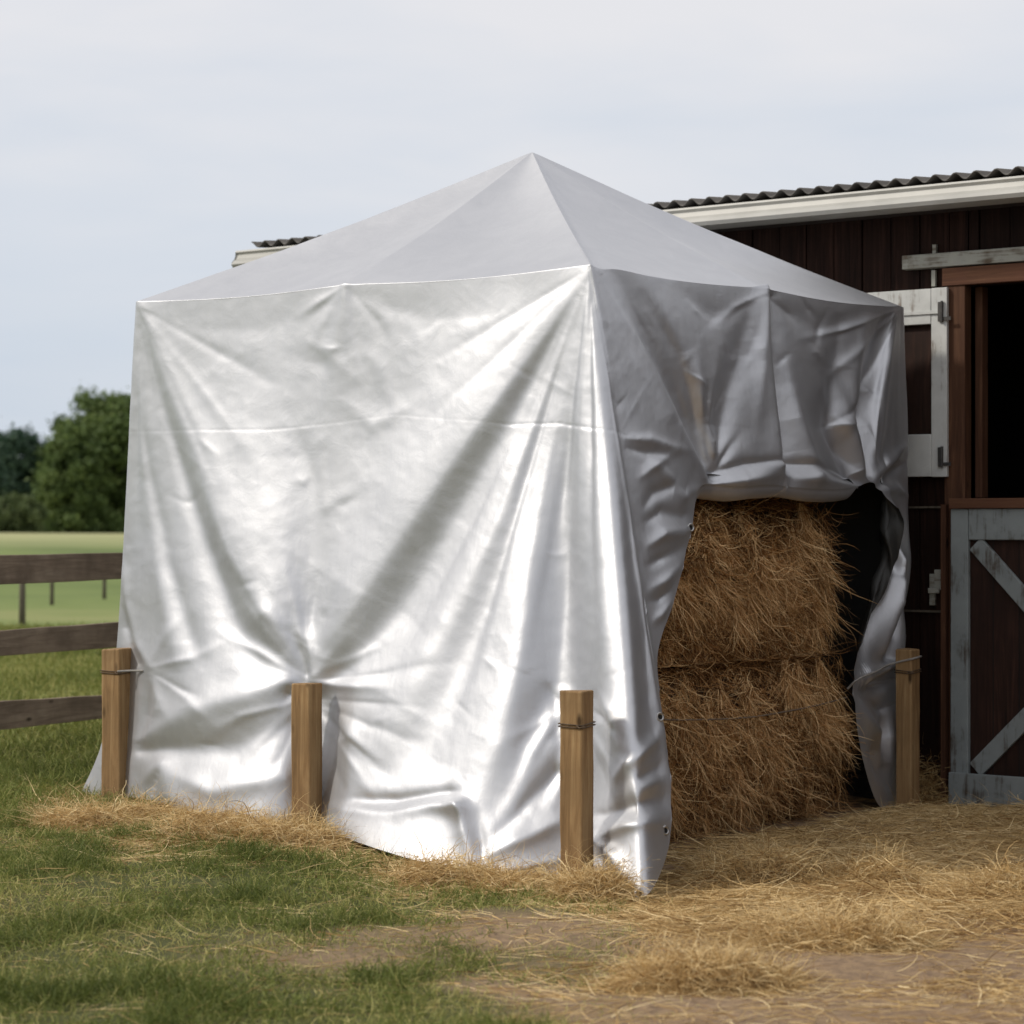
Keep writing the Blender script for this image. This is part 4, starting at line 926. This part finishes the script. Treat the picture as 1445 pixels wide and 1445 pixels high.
# twine round the lower bale
pa = np.array(gp['b']); tw = [tuple(pa+np.array((-.01, .01, 0)))]
for (px, py, x) in ((965, 1016, .07), (1010, 1015, .085), (1060, 1012, .09), (1110, 1004, .085), (1150, 996, .08), (1196, 984, .02)): tw.append(tuple(onR(px, py, x)))
tw = catmull(np.array(tw), 6, False)
mb = MB(); mb.tube([tuple(p) for p in tw], .0045, 6); tag(mb.build('baling_twine', M['twine'], None, smooth=True), 'thin grey twine stretched from the tarp eyelet across the lower hay bale', 'twine')

# ================================================================== WOODEN POSTS
def post(px, py_top, py_base, wdt, label, yw=None, xw=None, rz=0., tie=True, tilt=(0, 0), tilen=None):
    """square timber post; its foot stands on the ground where the photo shows it"""
    if yw is not None: p = onF(px, py_base, yw); topz = onF(px, py_top, yw)[2]
    elif xw is not None: p = onR(px, py_base, xw); topz = onR(px, py_top, xw)[2]
    else: p = onG(px, py_base); d = (p[0]-CX)*FX+(p[1]-CY)*FY; topz = CAM_Z+(HOR-py_top)/FPX*d
    zb = float(gz(p[0], p[1])); h = topz-zb
    root = empty('wooden_post', (p[0], p[1], zb), rz); root.rotation_euler = (tilt[0], tilt[1], rz)
    tag(root, label, 'post', 'square timber posts round the shelter')
    a = wdt/2; V = []; n = 10; rings = []
    rs = random.Random(int(px))
    mbp = MB(); prof = [(-a, -a), (a, -a), (a, a), (-a, a)]
    NZ = 9
    for k in range(NZ+1):
        z = -.15+(h+.15)*k/NZ
        o = [rs.uniform(-.002, .002) for _ in range(8)]
        for q, (x, y) in enumerate(prof): mbp.v.append((x+o[q], y+o[q+4], z+(rs.uniform(-.006, .004) if k == NZ else 0)))
    for k in range(NZ):
        for q in range(4): mbp.f.append([k*4+q, k*4+(q+1) % 4, (k+1)*4+(q+1) % 4, (k+1)*4+q])
    mbp.f.append([NZ*4+q for q in range(4)]); mbp.f.append([3, 2, 1, 0])
    mbp.build('timber', M['post'], root, bevel=.007)
    if tie:
        w = MB(); zt = h-(tilen or .13)
        for dz in (0, .012):
            loop = [(-a-.004, -a-.004, zt+dz), (a+.004, -a-.004, zt+dz-.006), (a+.004, a+.004, zt+dz+.004), (-a-.004, a+.004, zt+dz+.006), (-a-.004, -a-.004, zt+dz)]
            w.tube(loop, .003, 6)
        w.tube([(a*.6, -a-.006, zt+.006), (a*.9, -a-.012, zt-.004), (a+.02, -a-.008, zt+.004)], .003, 6)
        w.build('wire_tie', M['wire'], root, smooth=True)
    return root, h
RZ = math.radians(8)
p1, h1 = post(166, 915, 1128, .125, 'square timber post at the left end of the tarp, beside the rail fence', yw=-.05, rz=RZ)
p2, h2 = post(433, 963, 1167, .112, 'square timber post in the middle of the long tarp side, without wire round it', yw=-.315, rz=RZ, tie=False)
p3, h3 = post(814, 974, 1247, .110, 'nearest timber post in front of the tarp, wire tied near its top', rz=RZ, tilen=.155, yw=-.69)
p4, h4 = post(1281, 915, 1137, .098, 'slimmer timber post at the far right between the tarp and the stable door', xw=.12, rz=0)
# lashings from posts to the cloth
mb = MB(); a = Vector(p4.location)+Vector((0, 0, h4-.075)); P = [tuple(a+Vector((.052, -.052, .02))), tuple(a+Vector((-.052, -.055, -.005))), tuple(onR(1235, 948, .13)), tuple(onR(1206, 962, .10)), tuple(onR(1196, 972, .06))]
P = [tuple(q) for q in catmull(np.array(P), 6, False)]
mb.tube(P, .006, 7); mb.tube([tuple(a+Vector(q)) for q in ((.053, -.053, .02), (.053, .053, .03), (-.053, .053, .01), (-.053, -.053, -.005))], .006, 7)
tag(mb.build('lashing_rope', M['rope'], None, smooth=True), 'grey rope pulling the far tarp curtain to the slim right-hand post', 'rope')
mb = MB(); a = Vector(p1.location)+Vector((0, 0, h1-.12)); c = onF(212, 946, -.02)
P = [tuple(a+Vector((.07, -.066, 0))), tuple(a+Vector((.13, -.02, .004))), (c[0], c[1]-.05, c[2])]
mb.tube([tuple(q) for q in catmull(np.array(P), 5, False)], .006, 7)
tag(mb.build('lashing_rope', M['rope'], None, smooth=True), 'short cord tying the tarp to the leftmost timber post', 'rope')

# ================================================================== RAIL FENCE ON THE LEFT
def onD(px, py, d):
    dx, dy, dz = ray(px, py); return np.array((CX+dx*d, CY+dy*d, CAM_Z+dz*d))
fa = onD(-260, 800, 14.6); fb = onD(330, 800, 19.4)
fdir = (fb-fa); fdir[2] = 0; FL = float(np.linalg.norm(fdir)); fyaw = math.atan2(fdir[1], fdir[0])
fence = empty('rail_fence', (fa[0], fa[1], 0), fyaw); tag(fence, 'weathered brown three-rail timber fence running behind the left end of the tarp', 'fence')
def fz_at(px, py):                              # height where the photo shows it, on the fence line
    dx, dy, _ = ray(px, py)
    A_ = np.array([[dx, -fdir[0]/FL], [dy, -fdir[1]/FL]]); s_ = np.linalg.solve(A_, np.array([fa[0]-CX, fa[1]-CY]))
    return s_[1], CAM_Z+(HOR-py)/FPX*s_[0]
for (l0, l1, r0, r1) in ((784, 825, 780, 818), (890, 925, 878, 914), (990, 1029, 980, 1012)):
    s0, za = fz_at(0, l0); _, zb = fz_at(0, l1); s1, zc = fz_at(160, r0); _, zd = fz_at(160, r1)
    q = MB(); n_ = 14; rs = random.Random(l0)
    for k in range(n_+1):
        s_ = -.6+(FL+.9)*k/n_; f = (s_-s0)/(s1-s0); zt = za+(zc-za)*f+rs.uniform(-.004, .004); zo = zb+(zd-zb)*f+rs.uniform(-.004, .004)
        if zt-zo < .12: zo = zt-.12
        y_ = rs.uniform(-.003, .003)
        for (yy, z) in ((-.02+y_, zo), (.02+y_, zo), (.02+y_, zt), (-.02+y_, zt)): q.v.append((s_, yy, z))
    for k in range(n_):
        for c in range(4): q.f.append([k*4+c, k*4+(c+1) % 4, (k+1)*4+(c+1) % 4, (k+1)*4+c])
    q.f.append([3, 2, 1, 0]); q.f.append([n_*4+c for c in range(4)])
    q.build('rail', M['rail'], fence, bevel=.004)
for s_ in (.2, FL-.85):
    q = MB(); q.box((s_-.06, .022, -.2), (s_+.06, .14, 1.42), .004); q.build('post', M['rail'], fence, bevel=.006)
# old posts standing in the pasture
for (px, yt, yb, d, lb, wd) in ((31, 786, 886, 38., 'leaning weathered post in the pasture, nearest behind the rail fence', .10), (73, 796, 853, 49., 'thin weathered post in the pasture, middle of three behind the rail fence', .08), (147, 800, 848, 52., 'thin weathered post in the pasture, close to the left edge of the tarp', .08)):
    p = onD(px, yb, d); zt = onD(px, yt, d)[2]; zb = float(gz(p[0], p[1]))
    q = MB(); q.tube([(0, 0, -.2), (.01, 0, .5), (.0, .01, zt-zb)], [wd*.55, wd*.5, wd*.45], 8); o = q.build('pasture_post', M['oldpost'], None, smooth=True, loc=(p[0], p[1], zb))
    tag(o, lb, 'post', 'old posts in the pasture')

# ================================================================== TREES BEYOND THE PASTURE
def leafmat(name, a, b_, c_):
    return strawmat(name, a, b_, c_, .6, .3)
M['leaf'] = leafmat('oak_leaves', (.065, .10, .032), (.12, .175, .055), (.20, .26, .085))
M['leafdark'] = leafmat('dark_leaves', (.032, .060, .042), (.052, .095, .060), (.080, .13, .074))
M['leafpale'] = leafmat('pale_leaves', (.07, .10, .04), (.12, .16, .06), (.19, .23, .10))
M['bark'] = m_plain('bark', (.07, .055, .04), .95, 0, .5, 5)
def tree(name, pos, h, rx, rz, lmat, label, cat, n, seed, zc=.56, leaf=.3, trunk=.3, group=None):
    root = empty(name, pos); tag(root, label, cat, group)
    rg = np.random.default_rng(seed)
    t_ = MB(); t_.tube([(0, 0, -.5), (.1, .05, h*.2), (-.1, 0, h*.5), (.1, .1, h*.8)], [trunk*1.3, trunk, trunk*.6, trunk*.15], 9)
    for k in range(7):
        a = rg.uniform(0, 6.28); z0 = h*rg.uniform(.2, .5); L = rx*rg.uniform(.4, .75)
        t_.tube([(0, 0, z0), (L*.5*math.cos(a), L*.5*math.sin(a), z0+h*.1), (L*math.cos(a), L*math.sin(a), z0+h*.22)], [trunk*.4, trunk*.25, trunk*.08], 6)
    t_.build('trunk', M['bark'], root, smooth=True)
    # clumps over an uneven crown
    nc_ = 170; u = rg.normal(size=(nc_, 3)); u /= np.linalg.norm(u, axis=1, keepdims=True)
    rr = rg.uniform(.35, 1, nc_)**.5
    C = u*rr[:, None]*np.array([rx*.92, rx*.92, rz*.92]); C[:, 2] += h*zc
    C[:, 2] = np.where(C[:, 2] < h*.12, rg.uniform(.02, .2, nc_)*h, C[:, 2]); C[:nc_//7, 2] = h*rg.uniform(.02, .16, nc_//7)
    rs = rg.uniform(.10, .24, nc_)*rx
    k = rg.integers(0, nc_, n); d = rg.normal(size=(n, 3)); d /= np.linalg.norm(d, axis=1, keepdims=True)
    P = C[k]+rg.normal(0, .52, (n, 3))*rs[k][:, None]*np.array([1, 1, .8])
    P[:, 2] = np.maximum(P[:, 2], .1)
    s = leaf*rg.uniform(.6, 1.3, n)[:, None]
    nrm = d+rg.normal(0, .5, (n, 3)); nrm[:, 2] += .35; a1 = np.cross(nrm, rg.normal(size=(n, 3))); a1 /= np.linalg.norm(a1, axis=1, keepdims=True); a2 = np.cross(nrm, a1); a2 /= np.linalg.norm(a2, axis=1, keepdims=True)
    V = np.stack([P-a1*s, P-a2*s*.55, P+a1*s, P+a2*s*.55], 1).reshape(-1, 3); F = np.arange(n*4).reshape(n, 4)
    tone = np.clip(.5+rg.normal(0, .22, nc_)[k]+rg.normal(0, .18, n), 0, 1)
    mesh_np('crown', V, F, lmat, root, attrs={'rnd': np.repeat(tone, 4)})
    return root
def at_d(px, d):
    p = onD(px, 742, d); return (p[0], p[1], float(gz(p[0], p[1]))-.1)
def hpx(py, d): return (HOR-py)/FPX*d+CAM_Z
tree('oak_tree', at_d(160, 172), hpx(549, 172)-1, 5.0, 4.7, M['leaf'], 'broad dark green oak at the pasture edge, left of the shelter', 'tree', 60000, 4, .52, .20)
tree('oak_tree', at_d(108, 168), hpx(588, 168)-1, 2.6, 3.7, M['leaf'], 'narrower green oak in front, on the left flank of the broad oak', 'tree', 30000, 14, .48, .19)
tree('oak_tree', at_d(240, 176), hpx(560, 176)-1, 4.4, 4.6, M['leaf'], 'green oak mostly hidden behind the left edge of the tarp', 'tree', 30000, 15, .5, .2)
tree('broadleaf_tree', at_d(12, 250), hpx(594, 250)-1, 5.4, 5.0, M['leafdark'], 'far blue-green tree at the left edge of the picture', 'tree', 40000, 5, .5, .26)
tree('broadleaf_tree', at_d(-70, 240), hpx(600, 240)-1, 5.4, 5.0, M['leafdark'], 'far dark tree just beyond the left edge of the picture', 'tree', 20000, 6, .5, .28)
tree('broadleaf_tree', at_d(62, 262), hpx(640, 262)-1, 4.0, 4.0, M['leafdark'], 'low far dark tree between the blue-green tree and the oaks', 'tree', 30000, 7, .5, .26)
tree('shrub', at_d(24, 160), hpx(700, 160)-.9, 1.9, 1.2, M['leafpale'], 'pale green bush at the pasture edge below the far dark trees', 'shrub', 16000, 8, .5, .12, .08)
tree('shrub', at_d(-30, 158), hpx(712, 158)-.9, 1.9, 1.1, M['leafpale'], 'low pale bush beyond the left edge of the picture', 'shrub', 8000, 9, .5, .12, .08)
n = 170000; px_ = RNG.uniform(-1500, 1100, n); d_ = RNG.uniform(290, 320, n); a_h = (px_-722.5)/FPX
hx_ = CX+(FX+RX*a_h)*d_; hy_ = CY+(FY+RY*a_h)*d_; ht = 2.6+1.1*fbm(px_*.03, d_*.02, 77, 3)
P = np.stack([hx_, hy_, gz(hx_, hy_)+ht*RNG.random(n)**.7-.2], -1); a1 = RNG.normal(size=(n, 3)); a1 /= np.linalg.norm(a1, axis=1, keepdims=True); a2 = np.cross(a1, RNG.normal(size=(n, 3))); a2 /= np.linalg.norm(a2, axis=1, keepdims=True)
V = np.stack([P-a1*.3, P-a2*.2, P+a1*.3, P+a2*.2], 1).reshape(-1, 3)
tag(mesh_np('far_woodland', V, np.arange(n*4).reshape(n, 4), M['leafdark'], attrs={'rnd': np.repeat(RNG.random(n), 4)}), kind='stuff')
for k, (px, d) in enumerate(() and ((360, 185), (470, 190), (1560, 180), (1720, 190), (-260, 190), (-420, 200))):
    tree('oak_tree', at_d(px, d), 9.5, 4.8, 4.4, M['leaf'], ('green oak hidden behind the shelter', 'green oak hidden behind the barn', 'green oak beyond the right edge, behind the barn', 'farther oak beyond the right edge', 'oak beyond the left edge', 'farthest oak beyond the left edge')[k], 'tree', 9000, 20+k, .5, .4)

# ================================================================== GRASS
def blades(n, x, y, h, wd, lean, tone, seg=3):
    P0 = np.stack([x, y, gz(x, y)-.004], -1); a = RNG.uniform(0, 2*math.pi, n)
    D = np.stack([np.cos(a)*lean, np.sin(a)*lean, np.ones(n)], -1)
    return strands(P0, D, h, wd, .45, seg, .9, None, rnd=tone)
def wedge(n, d0, d1, p0, p1):
    d = np.sqrt(RNG.uniform(d0*d0, d1*d1, n)); px = RNG.uniform(p0, p1, n); a = (px-722.5)/FPX
    return CX+(FX+RX*a)*d, CY+(FY+RY*a)*d, d
parts = []
def inside_shelter(x, y): return (x > LX-.1)&(x < .1)&(y > -.05)&(y < BB)|((y > BY-.2)&(x > BL))
n = 540000; x, y, d = wedge(n, 7.0, 15.5, -480, 1250)
g = grass_w(x, y); st_ = straw_w(x, y)
cl = fbm(x*3.1, y*3.1, 44, 3); cl2 = fbm(x*.9, y*.9, 48, 2)
kp = (RNG.random(n) < g*(1-.75*np.clip(st_, 0, 1))*np.clip(.62+.5*cl, .12, 1))&~inside_shelter(x, y)
x, y, cl, cl2, d, g = x[kp], y[kp], cl[kp], cl2[kp], d[kp], g[kp]; n = len(x)
h = RNG.uniform(.02, .06, n)*(1+1.0*np.clip(cl, 0, 1.2))*(.55+.6*g)
h = np.where(RNG.random(n) < .012, h*1.8, h)
tone = np.clip(.46-.30*cl-.14*cl2+RNG.normal(0, .17, n)+np.where(RNG.random(n) < .16, .5, 0)+.35*(1-g)+.12*fbm(x*7, y*7, 140, 2), 0, 1)
parts.append(blades(n, x, y, h, RNG.uniform(.002, .0042, n), RNG.uniform(.1, 1.0, n), tone))
n = 170000; x, y, d = wedge(n, 13.0, 34, -620, 330); kp = ~inside_shelter(x, y); x, y, d = x[kp], y[kp], d[kp]; n = len(x)
cl = fbm(x*1.2, y*1.2, 44, 3)
h = RNG.uniform(.04, .11, n)*(1+.5*cl)*np.clip(d/16, 1, 1.5)*np.where(d < 18.5, 1.25, 1)
tone = np.clip(.50-.10*cl+RNG.normal(0, .15, n)+np.where(d > 20, .05, 0), 0, 1)
parts.append(blades(n, x, y, h, RNG.uniform(.004, .008, n)*d/14, RNG.uniform(.1, .7, n), tone))
V, F, r = join(parts)
tag(mesh_np('grass', V, F, M['grass'], attrs={'rnd': r}), kind='stuff')

# ================================================================== STRAW
parts = []
n = 300000; x, y, d = wedge(n, 7.2, 15.2, -120, 1620)
s_ = straw_w(x, y); kp = (RNG.random(n) < s_*.62)&~inside_shelter(x, y)
x, y = x[kp], y[kp]; n = len(x)
lift = np.abs(fbm(x*4, y*4, 90, 3))*.05*np.clip(straw_w(x, y), 0, 1)
P0 = np.stack([x, y, gz(x, y)+.004+lift*RNG.random(n)], -1)
fl_ = fbm(x*1.6, y*1.6, 93, 2)*2.4+.4*RNG.normal(size=n)*2.0; fl_ = fl_*.55+YAW+math.pi*(RNG.random(n) < .5); D = np.stack([np.cos(fl_), np.sin(fl_), RNG.normal(.03, .09, n)], -1)
tn = np.clip(.52+.22*fbm(x*2.5, y*2.5, 95, 3)+RNG.normal(0, .2, n), 0, 1)
parts.append(strands(P0, D, RNG.uniform(.06, .26, n), RNG.uniform(.0015, .0034, n)*np.where(RNG.random(n) < .12, 1.7, 1), 1.0, 6, .25, lambda a, b: gz(a, b), flat=.3, rnd=np.clip(tn+RNG.normal(0, .15, n), 0, 1)))
V, F, r = join(parts)
tag(mesh_np('scattered_straw', V, F, M['straw'], attrs={'rnd': r}), kind='stuff')
def heap(px, py, rx, ry, hgt, n, label, seed, up=.0, tone=.70):
    """a heap of straw: low dome of crossed stalks"""
    c = onG(px, py); root = empty('straw_heap', tuple(c)); tag(root, label, 'straw heap', 'heaps of loose straw')
    a = RNG.uniform(0, 2*math.pi, n); q = np.sqrt(RNG.random(n))
    lx = q*np.cos(a)*rx; ly = q*np.sin(a)*ry
    X = c[0]+lx*RX+ly*FX; Y = c[1]+lx*RY+ly*FY
    lum = 1+.5*fbm(X*5, Y*5, seed, 2)
    top = hgt*np.clip(1-q*q, 0, 1)*lum
    Z = gz(X, Y)+1.1*top*RNG.uniform(.3, 1, n)
    flow = fbm(X*3, Y*3, seed+2, 2)*2.6+RNG.normal(0, 1.3, n)
    D = np.stack([np.cos(flow), np.sin(flow), RNG.normal(up*.5, .22+up*.3, n)], -1)
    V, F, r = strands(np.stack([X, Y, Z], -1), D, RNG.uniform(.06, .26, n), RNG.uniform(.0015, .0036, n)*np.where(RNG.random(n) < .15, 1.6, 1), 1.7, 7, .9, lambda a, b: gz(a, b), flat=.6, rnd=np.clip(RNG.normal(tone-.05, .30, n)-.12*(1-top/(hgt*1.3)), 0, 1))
    V = V-c[None, :].astype(V.dtype)
    o = mesh_np('stalks', V, F, M['straw'], root, attrs={'rnd': r}); o['kind'] = 'stuff'
    n_, m_ = 24, 8; vv = [(0, 0, hgt*.55)]; ff = []
    for k in range(1, m_+1):
        for j in range(n_):
            t_ = 2*math.pi*j/n_; q_ = k/m_*.9; ax, ay = q_*math.cos(t_)*rx, q_*math.sin(t_)*ry; wx_, wy_ = ax*RX+ay*FX, ax*RY+ay*FY
            vv.append((wx_, wy_, float(gz(c[0]+wx_, c[1]+wy_))-c[2]+hgt*.55*(1-(k/m_)**2)-.006))
    for j in range(n_): ff.append([0, 1+j, 1+(j+1) % n_])
    for k in range(m_-1):
        for j in range(n_): ff.append([1+k*n_+j, 1+(k+1)*n_+j, 1+(k+1)*n_+(j+1) % n_, 1+k*n_+(j+1) % n_])
    g_ = MB(); g_.v = vv; g_.f = ff; g_.build('matted_core', M['mat'], root, smooth=True)
heap(115, 1163, .26, .20, .06, 3500, 'flat straw heap left of the leftmost post', 1, .1)
heap(215, 1155, .26, .14, .05, 2800, 'small straw heap at the foot of the leftmost post', 2, .3)
heap(305, 1179, .30, .22, .10, 5200, 'rounded straw heap against the hem between the left and middle posts', 3, .2)
heap(405, 1191, .30, .22, .10, 6000, 'dense straw heap round the foot of the middle post', 4, .3)
heap(630, 1244, .26, .17, .07, 4200, 'straw heap at the hem between the middle and near posts', 5, .3)
heap(735, 1254, .22, .13, .05, 2800, 'thin straw heap left of the near post', 6, .2)
heap(838, 1268, .18, .11, .08, 2800, 'spiky straw tuft at the foot of the near post', 7, .8)
heap(1075, 1238, .34, .22, .09, 5200, 'shaded straw heap in front of the lower hay bale', 8, .3, .6)
heap(1000, 1388, .31, .15, .09, 6500, 'isolated tangled straw heap on bare earth in the right foreground', 9, .4)
heap(1180, 1330, .34, .16, .07, 5200, 'sunlit straw heap in the middle of the right foreground', 10, .4)
heap(1245, 1245, .16, .12, .06, 1800, 'small pointed straw heap at the shadow edge in front of the far post', 11, .5, .65)
heap(1420, 1262, .22, .20, .07, 3200, 'straw heap at the right edge of the picture', 12, .3)
heap(1315, 1128, .38, .25, .20, 5200, 'straw banked against the barn wall beside the slim post', 13, .3, .4)
